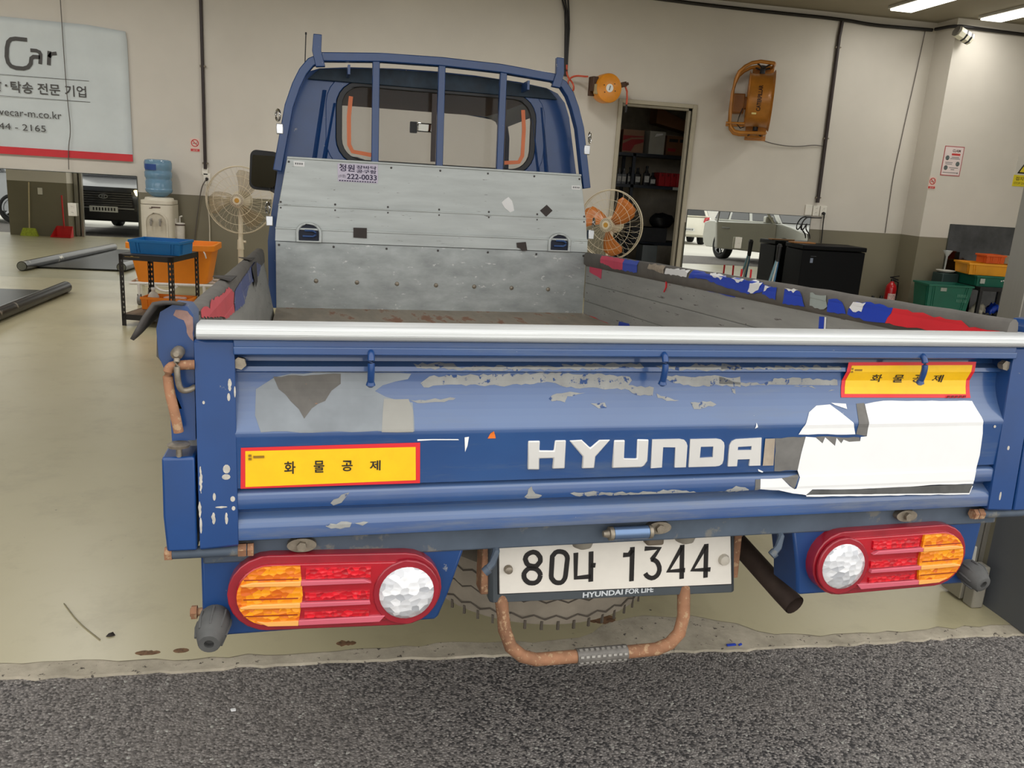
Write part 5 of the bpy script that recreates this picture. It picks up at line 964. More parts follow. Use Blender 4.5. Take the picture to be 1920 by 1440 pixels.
for yy in (-.20, .20):
    m = MB(); m.tube([(.10, yy, .378), (-.04, yy, .392), (-.13, yy, .375), (-.20, yy, .335), (-.255, yy, .28), (-.285, yy, .20), (-.300, yy, .05), (-.302, yy, -.12), (-.296, yy, -.24), (-.275, yy, -.31), (-.235, yy, -.355), (-.17, yy, -.368), (.105, yy, -.362)], .0195, 10); m.build('cradle_tube', DYL, df, smooth=60)
for q_, r_ in (([(.10, -.20, .378), (.115, -.1, .38), (.115, .1, .38), (.10, .20, .378)], .0195), ([(.105, -.20, -.362), (.11, .2, -.362)], .0195), ([(-.30, -.2, .1), (-.30, .2, .1)], .014), ([(-.335, -.20, -.268), (-.13, -.20, -.268)], .013), ([(-.335, .20, -.268), (-.13, .20, -.268)], .013)): m = MB(); m.tube(q_, r_, 10); m.build('cross_tube', DYL, df, smooth=60)
for s in (-1, 1):
    m = MB(); m.cyl((0, 0, s*.28), (0, 0, s*.375), .03, seg=12); m.tube([(-.07, -.19, s*.372), (0, -.10, s*.335), (.08, -.19, s*.372)], .010, 6); m.tube([(-.07, .19, s*.372), (0, .10, s*.335), (.08, .19, s*.372)], .010, 6); m.build('pivot_bracket', BLACKP, df)
m = MB(); m.box((-.07, .19, -.40), (.10, .34, -.36)); m.box((-.07, .19, .36), (.10, .34, .40)); m.box((-.10, .325, -.42), (.14, .34, .42)); m.build('wall_bracket', DYL, df, bevel=.004)
m = MB(); m.tube([(-.17, -.12, -.10), (-.20, -.16, -.20), (-.21, -.17, -.28), (-.17, -.17, -.32), (-.13, -.10, -.30)], .006, 6); m.build('motor_cable', BLC, df, smooth=60)
# lettering runs up the drum
c_ = text('drum_lettering', 'CATERPILLAR', mat('dark_brown_ink', (58, 30, 10), .5, var=0), df, (0, 0, 0), (0, 0, 1), (-1, 0, 0), .275, .046, 0, bold=.035)
for v in c_.data.vertices:
    x, z = v.co.x, v.co.z; zz = z-.135; v.co = Vector((x+.018, -math.sqrt(max(.0001, .2905**2-zz*zz)), zz))
m = MB(); m.cbox((-.045, -.253, -.16), (.05, .004, .02), (RAD(32), 0, 0)); m.build('drum_label', mat('pale_yellow_label', (236, 220, 150), .5), df)

# signs
def sign_nosmoke(label, x, y, z):
    t = thing('warning_sign', label, 'sign', (x, y, z))
    m = MB(); m.prism(rrect(0, 0, .098, .142, .008, 3), -.004, 0); m.build('sign_plate', mat('pink_white_plastic', (222, 196, 184), .45, var=.03), t)
    RDI = mat('red_ink', (196, 60, 56), .5, var=0)
    m = MB(); m.prism(ell(0, .022, .040, .040, 28), -.0052, -.0038, holes=[ell(0, .022, .031, .031, 28)]); stroke(m, [(-.025, .047), (.025, -.003)], .008, -.0052, -.0038); m.build('prohibition_ring', RDI, t, smooth=0)
    m = MB(); m.prism([(-.022, .016), (.020, .016), (.020, .022), (-.022, .022)], -.0048, -.0038); m.tube([(.020, -.0045, .024), (.026, -.0045, .034), (.020, -.0045, .042)], .002, 5); m.build('cigarette_mark', mat('dark_print', (80, 60, 56), .5, var=0), t, smooth=0)
    m = MB(); m.prism([(-.045, -.064), (.045, -.064), (.045, -.038), (-.045, -.038)], -.0050, -.0038); m.build('sign_band', RDI, t, smooth=0)
    text('sign_lettering', '금연', mat('pale_print', (236, 214, 206), .5, var=0), t, (-.025, -.0056, -.058), (1, 0, 0), (0, 0, 1), .05, .014, 0)
    return t
sign_nosmoke('small no-smoking sign left of the truck, beside the dark conduit', -2.437, YW, 1.492)
sign_nosmoke('small no-smoking sign on the right wall under the poster', 6.122, 7.92, 1.606)
ps = thing('poster', 'red-bordered paper poster with three round pictures on the right wall', 'poster', (6.338, 7.92, 1.876))
m = MB(); m.prism(rrect(0, 0, .262, .345, .003, 2), -.003, 0); m.build('poster_border', mat('dull_red_print', (172, 84, 84), .6, var=.03), ps)
m = MB(); m.prism(rrect(0, 0, .242, .325, .003, 2), -.0038, -.002); m.build('poster_face', mat('pinkish_paper', (226, 210, 206), .6, var=.04), ps)
text('poster_lettering', 'CLAIM', mat('dark_print', (80, 60, 56), .5, var=0), ps, (-.020, -.0042, .105), (1, 0, 0), (0, 0, 1), .105, .032, 0, bold=.03)
m = MB(); m.prism(rrect(.032, .078, .115, .024, .006), -.0046, -.0036); m.build('red_bar', mat('red_ink', (196, 60, 56), .5), ps)
for a, b in ((-.075, .035), (.075, -.030), (-.075, -.080)):
    m = MB(); m.prism(ell(a, b, .026, .028), -.0046, -.0036); m.build('round_picture', mat('grey_green_print', (96, 106, 104), .6, var=.35, vs=60), ps)
m = MB()
for a, b, w_ in ((.03, .045, .10), (.03, .028, .13), (-.045, -.018, .10), (-.045, -.036, .09), (.03, -.078, .12), (.02, -.098, .05), (-.01, -.135, .19)): m.box((a-w_/2, -.0044, b-.004), (a+w_/2, -.0036, b+.004))
m.box((.085, -.0046, -.145), (.10, -.0036, -.128)); m.build('poster_text_line', mat('grey_ink', (120, 120, 120), .6), ps, smooth=0)
cs = thing('caution_sign', 'yellow and white caution sign with a warning triangle at the right edge', 'sign', (7.36, 7.92, 1.80))
m = MB(); m.box((-.145, -.004, -.03), (.145, 0, .19)); m.build('sign_plate', mat('white_plastic', (206, 202, 192), .5, var=.03), cs)
m = MB(); m.prism([(-.115, -.012), (.115, -.012), (0, .175)], -.0052, -.0036, holes=[[(-.086, .005), (.086, .005), (0, .145)]]); m.build('triangle_border', INK, cs, smooth=0)
YS = mat('warning_yellow', (222, 204, 40), .5, var=.03)
m = MB(); m.prism([(-.086, .005), (.086, .005), (0, .145)], -.0048, -.0036); m.build('triangle_face', YS, cs, smooth=0)
m = MB(); m.box((-.008, -.0056, .045), (.008, -.0044, .105)); m.box((-.008, -.0056, .018), (.008, -.0044, .034)); m.build('exclamation_mark', INK, cs, smooth=0)
m = MB(); m.box((-.15, -.004, -.165), (.145, 0, -.03)); m.build('yellow_plate', YS, cs, smooth=0)
text('sign_lettering', '접지 금지', mat('brown_print', (96, 76, 20), .5, var=0), cs, (-.12, -.0046, -.095), (1, 0, 0), (0, 0, 1), .24, .045, 0, bold=.02)
text('sign_lettering', 'STOP DO NOT', mat('brown_print', (96, 76, 20), .5), cs, (-.135, -.0046, -.140), (1, 0, 0), (0, 0, 1), .26, .025, 0, bold=.01)
sl = thing('siren', 'white horn siren with black stripes at the top of the wall corner', 'siren', (6.10, 7.80, 3.255), (0, RAD(22), 0))
m = MB(); m.rings([(-.095, 0, 0), (-.09, 0, 0), (.09, 0, 0), (.10, 0, 0)], [.045, .068, .068, .060], 8); m.build('siren_body', mat('cream_plastic', (226, 222, 200), .45), sl, smooth=20)
m = MB(); [m.rings([(a-.011, 0, 0), (a+.011, 0, 0)], [.0695, .0695], 8) for a in (-.005, .06)]; m.build('siren_band', BLACKP, sl, smooth=20)
m = MB(); m.rings([(-.115, 0, 0), (-.095, 0, 0)], [.062, .05], 8); m.box((-.05, .05, .0), (.05, .125, .04)); m.build('siren_mount', mat('grey_mount', (110, 106, 98), .6), sl)

# ------------------------------------------------------------------ standing things at left
wd = thing('water_dispenser', 'beige water dispenser standing against the wall beside the mirror', 'water dispenser', (-2.775, 8.08, 0))
DISP = mat('ivory_dispenser_plastic', (214, 208, 190), .4, var=.04)
m = MB(); m.prism(rrect(0, 0, .32, .34, .05), 0, .86, 'z'); m.build('cabinet', DISP, wd, bevel=.008)
m = MB(); m.prism(rrect(0, 0, .32, .34, .06), .865, .905, 'z'); m.rings([(0, 0, .90), (0, 0, .93), (0, 0, .935)], [.15, .14, .11], 28); m.build('top_cover', DISP, wd, bevel=.012)
m = MB(); ar = [(-.10, .52), (.10, .52)]+[(.10*math.cos(PI*i/14), .68+.095*math.sin(PI*i/14)) for i in range(15)]
ar2 = [(-.115, .50), (.115, .50)]+[(.115*math.cos(PI*i/14), .68+.112*math.sin(PI*i/14)) for i in range(15)]
m.prism(ar2, -.182, -.168, holes=[ar]); m.build('niche_rim', DISP, wd, bevel=.003)
m = MB(); m.prism(ar, -.1745, -.170); m.build('niche', mat('shaded_ivory', (196, 188, 168), .5), wd)
for x in (-.045, .045):
    m = MB(); m.rings([(x, -.17, .69), (x, -.20, .69), (x, -.215, .68), (x, -.215, .65)], [.012, .012, .012, .009], 10); m.cbox((x, -.205, .712), (.016, .045, .012), (.2, 0, 0)); m.build('tap', mat('grey_tap', (150, 146, 140), .35), wd)
m = MB(); m.cbox((0, -.172, .835), (.09, .004, .012)); m.cbox((-.05, -.172, .825), (.03, .004, .006)); m.build('badge', mat('brown_badge', (90, 70, 60), .4), wd)
m = MB(); m.box((-.12, -.20, .48), (.12, -.165, .50)); m.build('drip_tray', DISP, wd, bevel=.004)
m = MB(); m.cyl((.205, -.03, .50), (.205, -.03, .66), .045, .048, seg=16); m.rings([(.205, -.03, .66), (.205, -.03, .675), (.205, -.03, .68)], [.052, .05, .02], 16); m.tube([(.205, -.03, .68), (.205, -.03, .74), (.23, -.03, .75)], .008, 8); m.box((.158, -.06, .52), (.175, .0, .72)); m.build('cup_holder', mat('off_white_cup', (226, 222, 212), .4), wd, smooth=40)
m = MB(); m.cyl((.205, -.03, .652), (.205, -.03, .664), .053, seg=16); m.build('holder_lid', mat('dark_brown_lid', (60, 44, 40), .5), wd)
wb = thing('water_bottle', 'blue translucent water bottle upside down on the dispenser', 'water bottle', (-2.775, 8.08, .937))
BTL = mat('blue_bottle_plastic', (116, 156, 184), .12, var=.05, vs=3, alpha=.82, spec=.6)
m = MB(); m.lathe((0, 0, .0), (0, 0, 1), [(0, .05), (.01, .08), (.02, .09), (.05, .130), (.075, .137), (.085, .131), (.10, .131), (.16, .133), (.175, .126), (.19, .126), (.205, .135), (.25, .137), (.265, .129), (.28, .129), (.295, .137), (.35, .137), (.375, .128), (.385, .10), (.385, 0)], 30, caps=False); m.build('bottle_shell', BTL, wb, smooth=35)
m = MB()
pts = [(.1385*math.cos(a), .1385*math.sin(a)) for a in [RAD(215+60*i/8) for i in range(9)]]
m.v += [(x, y, .275) for x, y in pts]+[(x, y, .335) for x, y in pts]; m.f += [(i, i+1, i+10, i+9) for i in range(8)]; m.build('bottle_label', mat('dark_blue_label', (40, 72, 140), .5), wb)

def ped_fan(label, loc, rz, R_, zc, cage, bladem, hub, spin, tilt=0., blur=False):
    t = thing('pedestal_fan', label, 'fan', loc, (0, 0, rz))
    m = MB(); m.lathe((0, 0, 0), (0, 0, 1), [(0, .20), (.015, .20), (.03, .17), (.045, .05), (.05, .03)], 28); m.build('base', cage, t, smooth=40)
    m = MB(); m.cyl((0, .0, .045), (0, .0, zc-.42), .028, seg=14); m.cyl((0, 0, zc-.5), (0, 0, zc-.40), .034, .030, seg=14); m.cyl((0, 0, zc-.42), (0, .05, zc-.06), .024, .026, seg=14); m.cyl((.03, 0, zc-.42), (.055, 0, zc-.42), .012, seg=8); m.build('pole', cage, t, smooth=40)
    m = MB(); m.rings([(0, .20, zc), (0, .18, zc), (0, .05, zc), (0, .02, zc)], [.05, .085, .095, .06], 20); m.build('motor_housing', cage, t, smooth=45)
    g = MB(); n = 30
    for r, y in ((R_, 0), (R_*.985, -.03), (R_*.985, .03)): g.tube([(r*math.cos(2*PI*k/56), y, zc+r*math.sin(2*PI*k/56)) for k in range(56)], .0055 if y == 0 else .0035, 6, closed=True)
    for k in range(n):
        a = 2*PI*k/n; c, s = math.cos(a), math.sin(a); c2, s2 = math.cos(a+.35), math.sin(a+.35)
        g.tube([(R_*.19*c, -.105, zc+R_*.19*s), (R_*.55*(c*.6+c2*.4), -.095, zc+R_*.55*(s*.6+s2*.4)), (R_*.88*(c*.3+c2*.7), -.06, zc+R_*.88*(s*.3+s2*.7)), (R_*.985*c2, -.02, zc+R_*.985*s2)], .0013, 4)
        g.tube([(R_*.22*c, .09, zc+R_*.22*s), (R_*.8*c, .075, zc+R_*.8*s), (R_*.985*c, .02, zc+R_*.985*s)], .0011, 4)
    for r, y in ((R_*.45, -.10), (R_*.72, -.085)): g.tube([(r*math.cos(2*PI*k/40), y, zc+r*math.sin(2*PI*k/40)) for k in range(40)], .0022, 5, closed=True)
    g.build('guard', cage, t, smooth=60)
    for k in range(3):
        a0 = spin+k*2*PI/3; b = MB(); rows = []
        for i in range(7):
            u = i/6; r = R_*(.16+.74*u); wdt = .55-.10*u if u < .9 else .30
            rows.append([(r*math.cos(a0+wdt*v+.35*u), -.015+.05*(v+.5)*(1-.4*u)*-1, zc+r*math.sin(a0+wdt*v+.35*u)) for v in (-.9, -.4, .1, .6, .95)])
        for q in rows: b.v += q
        b.f += [(i*5+j, i*5+j+1, (i+1)*5+j+1, (i+1)*5+j) for i in range(6) for j in range(4)]
        o = b.build('blade', bladem, t, smooth=60); sd = o.modifiers.new('s', 'SOLIDIFY'); sd.thickness = .004
    m = MB(); m.rings([(0, -.09, zc), (0, -.112, zc), (0, -.118, zc)], [R_*.20, R_*.20, R_*.12], 26); hb_ = m.build('hub_badge', hub, t, smooth=40)
    m = MB()
    for k in range(24):
        a = 2*PI*k/24; m.cbox((R_*.155*math.cos(a), -.1165, zc+R_*.155*math.sin(a)), (R_*.07, .004, .004), (0, -a, 0))
    m.build('badge_spoke', mat('brown_badge', (90, 70, 60), .4), hb_)
    m = MB(); m.rings([(0, -.117, zc), (0, -.122, zc)], [R_*.075, R_*.06], 18); m.build('badge_centre', mat('ochre_badge', (190, 140, 50), .4), hb_)
    return t
CREAM = mat('cream_fan_plastic', (214, 202, 176), .4, var=.04)
ped_fan('beige pedestal fan between the water dispenser and the truck', (-1.885, 7.60, 0), RAD(-6), .338, .970, CREAM, mat('smoky_beige_blade', (172, 154, 120), .3, var=.05, alpha=.38), CREAM, .9)
ped_fan('pedestal fan with orange blades in front of the doorway', (1.985, 7.36, 0), RAD(-40), .37, .935, CREAM, mat('orange_brown_blade', (204, 122, 56), .3, var=.08, alpha=.9), CREAM, .5)

# slotted-angle rack with trays
ANG = mat('black_slotted_angle', (40, 36, 34), .5, .2, var=.15)
rk = thing('storage_rack', 'low black slotted-angle rack with a tray on top, left of the truck', 'rack', (-2.557, 5.711, 0), (0, 0, RAD(-12)))
RW, RD, RH = .435, .52, .585
for (x, y, sx, sy) in ((0, 0, 1, 1), (RW, 0, -1, 1), (0, RD, 1, -1), (RW, RD, -1, -1)):
    m = MB()
    holes = [ell(x+sx*.0175, .07+.042*k, .0075, .012, 8) for k in range(12)]
    m.prism([(x, 0), (x+sx*.035, 0), (x+sx*.035, RH), (x, RH)], y, y+sy*.003, holes=holes)
    m.prism([(y, 0), (y+sy*.035, 0), (y+sy*.035, RH), (y, RH)], x, x+sx*.003, 'x', holes=[ell(y+sy*.0175, .07+.042*k, .0075, .012, 8) for k in range(12)])
    m.build('leg', ANG, rk, smooth=0)
for z, mm in ((.095, mat('brown_shelf_board', (112, 94, 74), .6, var=.15)), (.585, mat('dark_shelf_top', (58, 54, 52), .5))):
    m = MB(); m.box((0, 0, z-.045), (RW, .004, z)); m.box((0, RD-.004, z-.045), (RW, RD, z)); m.box((0, 0, z-.045), (.004, RD, z)); m.box((RW-.004, 0, z-.045), (RW, RD, z)); m.build('shelf_frame', ANG, rk, smooth=0)
    m = MB(); m.box((.004, .004, z-.012), (RW-.004, RD-.004, z-.001)); m.build('shelf_board', mm, rk, smooth=0)
m = MB(); m.box((.05, -.001, .565), (.17, 0, .568)); m.box((.10, -.001, .570), (.12, 0, .575)); m.build('worn_label', mat('gold_wear', (160, 130, 60), .6), rk)
def crate(name, label, loc, rz, w_, d, h, m_, taper=.02, group=None, rim=.012, ribs=2):
    t = thing(name, label, 'crate', loc, (0, 0, rz), group)
    m = MB(); a, b = w_/2, d/2; ai, bi = a-taper, b-taper; th = .008
    o0 = [(-ai, -bi, 0), (ai, -bi, 0), (ai, bi, 0), (-ai, bi, 0), (-a, -b, h), (a, -b, h), (a, b, h), (-a, b, h)]
    i0 = [(x*(1-th/abs(x)) , y*(1-th/abs(y)), z if z else .01) for x, y, z in o0]
    m.add(o0+i0, [(0, 3, 2, 1), (0, 1, 5, 4), (1, 2, 6, 5), (2, 3, 7, 6), (3, 0, 4, 7), (8, 9, 10, 11), (8, 12, 13, 9), (9, 13, 14, 10), (10, 14, 15, 11), (11, 15, 12, 8), (4, 5, 13, 12), (5, 6, 14, 13), (6, 7, 15, 14), (7, 4, 12, 15)])
    m.build('body', m_, t, smooth=0)
    m = MB(); m.prism([(-a-rim, -b-rim), (a+rim, -b-rim), (a+rim, b+rim), (-a-rim, b+rim)], h-.022, h, 'z', holes=[[(-a+th, -b+th), (a-th, -b+th), (a-th, b-th), (-a+th, b-th)]]); m.build('rim', m_, t, smooth=0, bevel=.003)
    for s in (-1, 1):
        for k in range(ribs):
            x = a-.05-.012*k*2; m = MB()
            m.add([(s*(x-taper*.9)-.005, -b+taper*.9-.006, .01), (s*(x-taper*.9)+.005, -b+taper*.9-.006, .01), (s*x+.005, -b-.006, h-.02), (s*x-.005, -b-.006, h-.02), (s*(x-taper*.9)-.005, -b+taper+.004, .01), (s*(x-taper*.9)+.005, -b+taper+.004, .01), (s*x+.005, -b+.004, h-.02), (s*x-.005, -b+.004, h-.02)], [(0, 1, 2, 3), (0, 4, 5, 1), (1, 5, 6, 2), (3, 2, 6, 7), (0, 3, 7, 4)])
            m.build('rib', m_, t, smooth=0); m = MB(); y = b-.04-.024*k
            m.add([(s*(a-taper*.9)+s*.006, -y-.005, .01), (s*(a-taper*.9)+s*.006, -y+.005, .01), (s*a+s*.006, -y+.005, h-.02), (s*a+s*.006, -y-.005, h-.02), (s*(a-taper)-s*.004, -y-.005, .01), (s*(a-taper)-s*.004, -y+.005, .01), (s*a-s*.004, -y+.005, h-.02), (s*a-s*.004, -y-.005, h-.02)], [(0, 1, 2, 3), (0, 4, 5, 1), (1, 5, 6, 2), (3, 2, 6, 7), (0, 3, 7, 4)]); m.build('rib', m_, t, smooth=0)
    return t
ra = RAD(-12)
def rkp(u, v, z): 
    return (-2.557+u*math.cos(ra)-v*math.sin(ra), 5.711+u*math.sin(ra)+v*math.cos(ra), z)
BLT = mat('blue_tray_plastic', (10, 112, 178), .38, var=.05); ORT = mat('orange_tray_plastic', (242, 132, 16), .42, var=.06, vs=4)
crate('tray', 'blue plastic tray on top of the black rack', rkp(.245, .24, .586), RAD(-9), .41, .30, .112, BLT, .008, rim=.006)
crate('tray', 'orange plastic tray on the bottom shelf of the black rack', rkp(.225, .38, .097), RAD(-9), .39, .22, .105, ORT, .006, rim=.005)
jg = thing('jug', 'small white translucent bottle lying in the orange tray', 'bottle', rkp(.10, .36, .108), (0, 0, .3))
m = MB(); m.lathe((0, 0, 0), (0, 0, 1), [(0, .042), (.01, .045), (.09, .045), (.12, .03), (.13, .016), (.15, .016)], 16); m.build('bottle', mat('milky_plastic', (216, 206, 190), .4), jg)
m = MB(); m.cyl((0, 0, .15), (0, 0, .165), .018, seg=12); m.build('cap', WHITE, jg)
m = MB(); m.prism(rag(rrect(.02, 0, .18, .10, .03), .03, .006, 4), .0, .09, 'z'); o = m.build('paper_bag', mat('pinkish_wrapper', (216, 180, 168), .6, var=.25, vs=20), smooth=30, bevel=.008); o.location = rkp(.26, .375, .109); o.rotation_euler = (0, 0, -.17); tag(o, 'crumpled pinkish wrapper in the orange tray', 'packaging')
# orange basket on a white trolley
tr_ = thing('trolley', 'white tubular trolley under the big orange basket', 'trolley', (-2.39, 6.95, 0))
WT = mat('white_tube', (220, 216, 210), .4, var=.05)
m = MB(); m.tube([(-.37, -.20, .20), (.37, -.20, .20), (.37, .20, .20), (-.37, .20, .20)], .014, 8, closed=True); m.tube([(-.37, 0, .20), (.37, 0, .20)], .012, 8); m.build('frame', WT, tr_)
for x, y in ((-.29, -.2), (.29, -.2), (-.29, .2), (.29, .2)):
    m = MB(); m.cyl((x, y, .20), (x, y, .085), .016, .012, seg=10); lg = m.build('leg', WT, tr_)
    m = MB(); m.rings([(x-.014, y, .045), (x+.014, y, .045)], [.045, .045], 18); m.box((x-.018, y-.01, .05), (x+.018, y+.01, .10)); m.build('caster', mat('grey_caster', (120, 116, 112), .6), lg)
m = MB(); m.tube([(-.05+.10*math.cos(a), -.205, .205+.07*math.sin(a)) for a in [RAD(180+180*i/10) for i in range(11)]], .012, 8); m.build('foot_loop', WT, tr_, smooth=60)
bk = thing('basket', 'large orange plastic basket with vent holes, behind the black rack', 'basket', (-2.39, 6.95, .214))
OB = mat('orange_basket_plastic', (240, 138, 20), .45, var=.06, vs=4)
hz = .36
def bsk(u):  # outline at height u in 0..1
    return rrect(0, 0, .62+.13*u, .38+.08*u, .06, 5)
m = MB(); A = bsk(0); B = bsk(1); n = len(A)
m.v += [(x, y, 0) for x, y in A]+[(x, y, hz) for x, y in B]+[(x*.97, y*.96, hz) for x, y in B]+[(x*.97, y*.96, .012) for x, y in A]
m.f += [(i, (i+1) % n, n+(i+1) % n, n+i) for i in range(n)]+[(n+i, n+(i+1) % n, 2*n+(i+1) % n, 2*n+i) for i in range(n)]+[(2*n+i, 2*n+(i+1) % n, 3*n+(i+1) % n, 3*n+i) for i in range(n)]+[tuple(range(n))[::-1], tuple(3*n+i for i in range(n))]
m.build('body', OB, bk, smooth=45)
m = MB(); m.prism([(x*1.05, y*1.07) for x, y in B], hz-.05, hz+.004, 'z', holes=[[(x*.98, y*.97) for x, y in B]]); m.build('rim', OB, bk, bevel=.006)
m = MB()
for r in range(5):
    for c in range(14): 
        if (r+c) % 2 == 0 or r < 3: m.cyl((-.22+.034*c, -.19-.04*(.2+.12*r)-.001, .10+.045*r), (-.22+.034*c, -.185-.04*(.2+.12*r), .10+.045*r), .006, seg=6)
m.build('vent_hole', mat('dark_orange_gap', (110, 50, 10), .8, var=0), bk)
m = MB(); m.tube([(.30, -.238, .315), (.315, -.25, .29), (.325, -.248, .25)], .006, 6); m.build('handle_wire', WT, bk)
# lift platform on the floor at far left
lf = thing('lift_runway', 'low black lift plate between two round steel rails on the floor at far left', 'vehicle lift', (-4.0, 6.3, 0))
m = MB(); m.box((-.44, -2.2, .0), (.44, .98, .022)); m.build('plate', mat('black_chequer_plate', (52, 52, 52), .32, .4, var=.1), lf)
PIP = NT('worn_dark_rail'); f_ = PIP.noise(2.0, 4, .6); PIP.col(PIP.mix(PIP.ramp(f_, .62, .66), lin((40, 36, 34)), lin((190, 182, 166)))); PIP.set(Roughness=.28, Metallic=.5)
for x in (.49, -.49):
    m = MB(); m.tube([(x, -2.2, .055), (x+.005, 1.0+(.02 if x > 0 else .35), .055)], .055, 20); p_ = m.build('rail', PIP.m, lf, smooth=50)
    m = MB(); m.cyl((x+.005, 1.0+(.02 if x > 0 else .35), .055), (x+.005, 1.004+(.02 if x > 0 else .35), .055), .048, seg=20); m.build('rail_end_cap', mat('steel_cap', (150, 150, 146), .3, .7), p_)

# ------------------------------------------------------------------ standing things at right
ch = thing('chest_freezer', 'low glossy black chest cabinet in front of the right mirror', 'cabinet', (4.87, 7.72, 0))
GB = mat('gloss_black', (6, 7, 10), .5, var=.05, spec=.15)
m = MB(); m.box((-.405, -.0, .02), (.40, .42, .745)); m.build('body', GB, ch, bevel=.008)
m = MB(); m.box((-.415, -.01, .752), (.41, .43, .805)); m.build('lid', GB, ch, bevel=.01)
m = MB(); m.box((-.30, -.004, .60), (-.265, 0, .655)); m.build('badge', mat('grey_blue_badge', (120, 130, 150), .4), ch)
m = MB(); m.box((-.30, -.003, .675), (-.23, 0, .68)); m.build('logo_line', mat('dim_grey', (70, 72, 78), .4), ch)
m = MB()
for x in (-.36, .36):
    for y in (.05, .37): m.cyl((x, y, 0), (x, y, .022), .02, seg=10)
m.build('foot', BLACKP, ch)
m = MB(); m.box((-.15, -.06, 0), (.15, .06, .014)); o = m.build('wooden_board', mat('brown_board', (170, 118, 66), .6, var=.15, vs=10), smooth=0); o.location = (4.60, 8.02, .806); o.rotation_euler = (0, 0, .12); tag(o, 'small brown board lying on the black chest', 'board')
st_ = thing('tripod', 'folded tripod with blue and white legs leaning by the black chest', 'tripod', (4.20, 7.88, 0))
for j, (x, mm) in enumerate(((-.04, mat('pale_blue_leg', (120, 160, 176), .4)), (.03, mat('white_leg', (206, 206, 200), .4)), (.075, mat('steel_blue_leg', (60, 110, 150), .4)))):
    m = MB(); m.tube([(x-.06, .0, 0), (.035+.01*j, .01, .60)], .013, 8); m.build('leg', mm, st_)
m = MB(); m.cyl((.045, .01, .58), (.05, .012, .76), .024, .03, seg=12); m.rings([(.05, .012, .76), (.05, .012, .79)], [.035, .02], 12); m.build('head', BLACKP, st_)
rs_ = thing('safety_stand', 'small red and white stand by the foot of the right mirror', 'stand', (3.93, 8.02, 0))
for s in (-1, 1):
    m = MB(); m.tube([(s*.07, 0, 0), (s*.06, .0, .46)], .012, 8); m.build('red_post', REDS, rs_)
m = MB(); m.box((-.055, -.008, .10), (.055, .008, .33)); m.build('white_panel', mat('grey_white_panel', (190, 194, 186), .5), rs_)
fe = thing('fire_extinguisher', 'red fire extinguisher standing in the corner of the back wall', 'fire extinguisher', (5.91, 8.05, 0))
m = MB(); m.lathe((0, 0, 0), (0, 0, 1), [(0, .058), (.01, .066), (.30, .066), (.335, .058), (.365, .035), (.375, .024), (.39, .022)], 24); m.build('cylinder', mat('extinguisher_red', (190, 22, 30), .28, coat=.4, var=.05), fe, smooth=40)
m = MB(); m.cyl((0, 0, .39), (0, 0, .415), .018, seg=12); m.cbox((.01, -.02, .425), (.02, .10, .014), (.25, 0, .6)); m.cbox((.01, -.02, .45), (.018, .11, .012), (-.25, 0, .6)); m.build('valve_lever', BLACKP, fe)
m = MB(); m.tube([(.02, -.01, .40), (.07, -.02, .38), (.082, -.015, .25), (.078, -.01, .15)], .009, 8); m.build('hose', BLACKP, fe, smooth=60)
m = MB(); q_ = [(.067*math.cos(a), .067*math.sin(a)) for a in [RAD(215+95*i/10) for i in range(11)]]; m.v += [(x, y, .12) for x, y in q_]+[(x, y, .24) for x, y in q_]; m.f += [(i, i+1, i+12, i+11) for i in range(10)]; m.build('label', mat('pale_red_label', (226, 190, 184), .5, var=.3, vs=50), fe)
def can(label, x, y, r, h, m_):
    t = thing('spray_can', label, 'can', (x, y, 0))
    m = MB(); m.lathe((0, 0, 0), (0, 0, 1), [(0, r*.95), (.005, r), (h*.75, r), (h*.82, r*.8), (h*.84, r*.5)], 16); m.build('body', m_, t)
    m = MB(); m.cyl((0, 0, h*.83), (0, 0, h), r*.6, r*.5, seg=12); m.build('cap', BLACKP, t)
can('left one of two grey cans beside the fire extinguisher', 5.66, 8.02, .035, .20, mat('grey_can', (110, 112, 112), .4)); can('right one of two grey cans, next to the fire extinguisher', 5.76, 8.0, .038, .21, mat('pale_grey_can', (140, 142, 138), .4))
GRN = mat('dark_green_plastic', (18, 98, 78), .45, var=.10, vs=4)
g1 = crate('basket', 'big dark green basket left of the crate rack on the right', (6.15, 7.42, 0), RAD(-8), .52, .36, .46, GRN, .035)
m = MB(); m.box((-.12, -.185, .385), (-.05, -.172, .425)); m.build('label', mat('grey_label', (150, 156, 146), .5), g1)
m = MB()
for r in range(2):
    for c in range(7): m.cbox((.10+.018*c, -.172+.004*r, .34-.06*r), (.006, .012, .035))
m.build('vent_slot', mat('pale_green_slot', (96, 150, 130), .5), g1)
rk2 = thing('storage_rack', 'low black rack beneath the stacked crates at right', 'rack', (6.46, 7.18, 0), (0, 0, RAD(-6)))
for x, y in ((0, 0), (.55, 0), (0, .48), (.55, .48)):
    m = MB(); m.box((x, y, 0), (x+.035, y+.035, .455)); m.build('leg', BLACKP, rk2)
m = MB(); m.box((-.005, -.005, .415), (.59, .52, .46)); m.build('shelf', BLACKP, rk2, bevel=.003)
m = MB(); m.box((0, 0, .05), (.585, .515, .075)); m.build('shelf', BLACKP, rk2, bevel=.003)
g2 = crate('crate', 'dark green crate with a pale tag, directly on the black rack', (6.74, 7.43, .461), RAD(-6), .54, .42, .125, GRN, .01)
m = MB(); m.box((-.235, -.222, .035), (-.18, -.214, .09)); m.build('tag', mat('pale_grey_tag', (176, 180, 170), .5), g2)
m = MB(); 
for c in range(9): m.cbox((.02+.024*c, -.221, .075+.006*(c % 3)), (.012, .01, .014))
m.build('print', mat('white_print', (210, 214, 208), .5), g2)
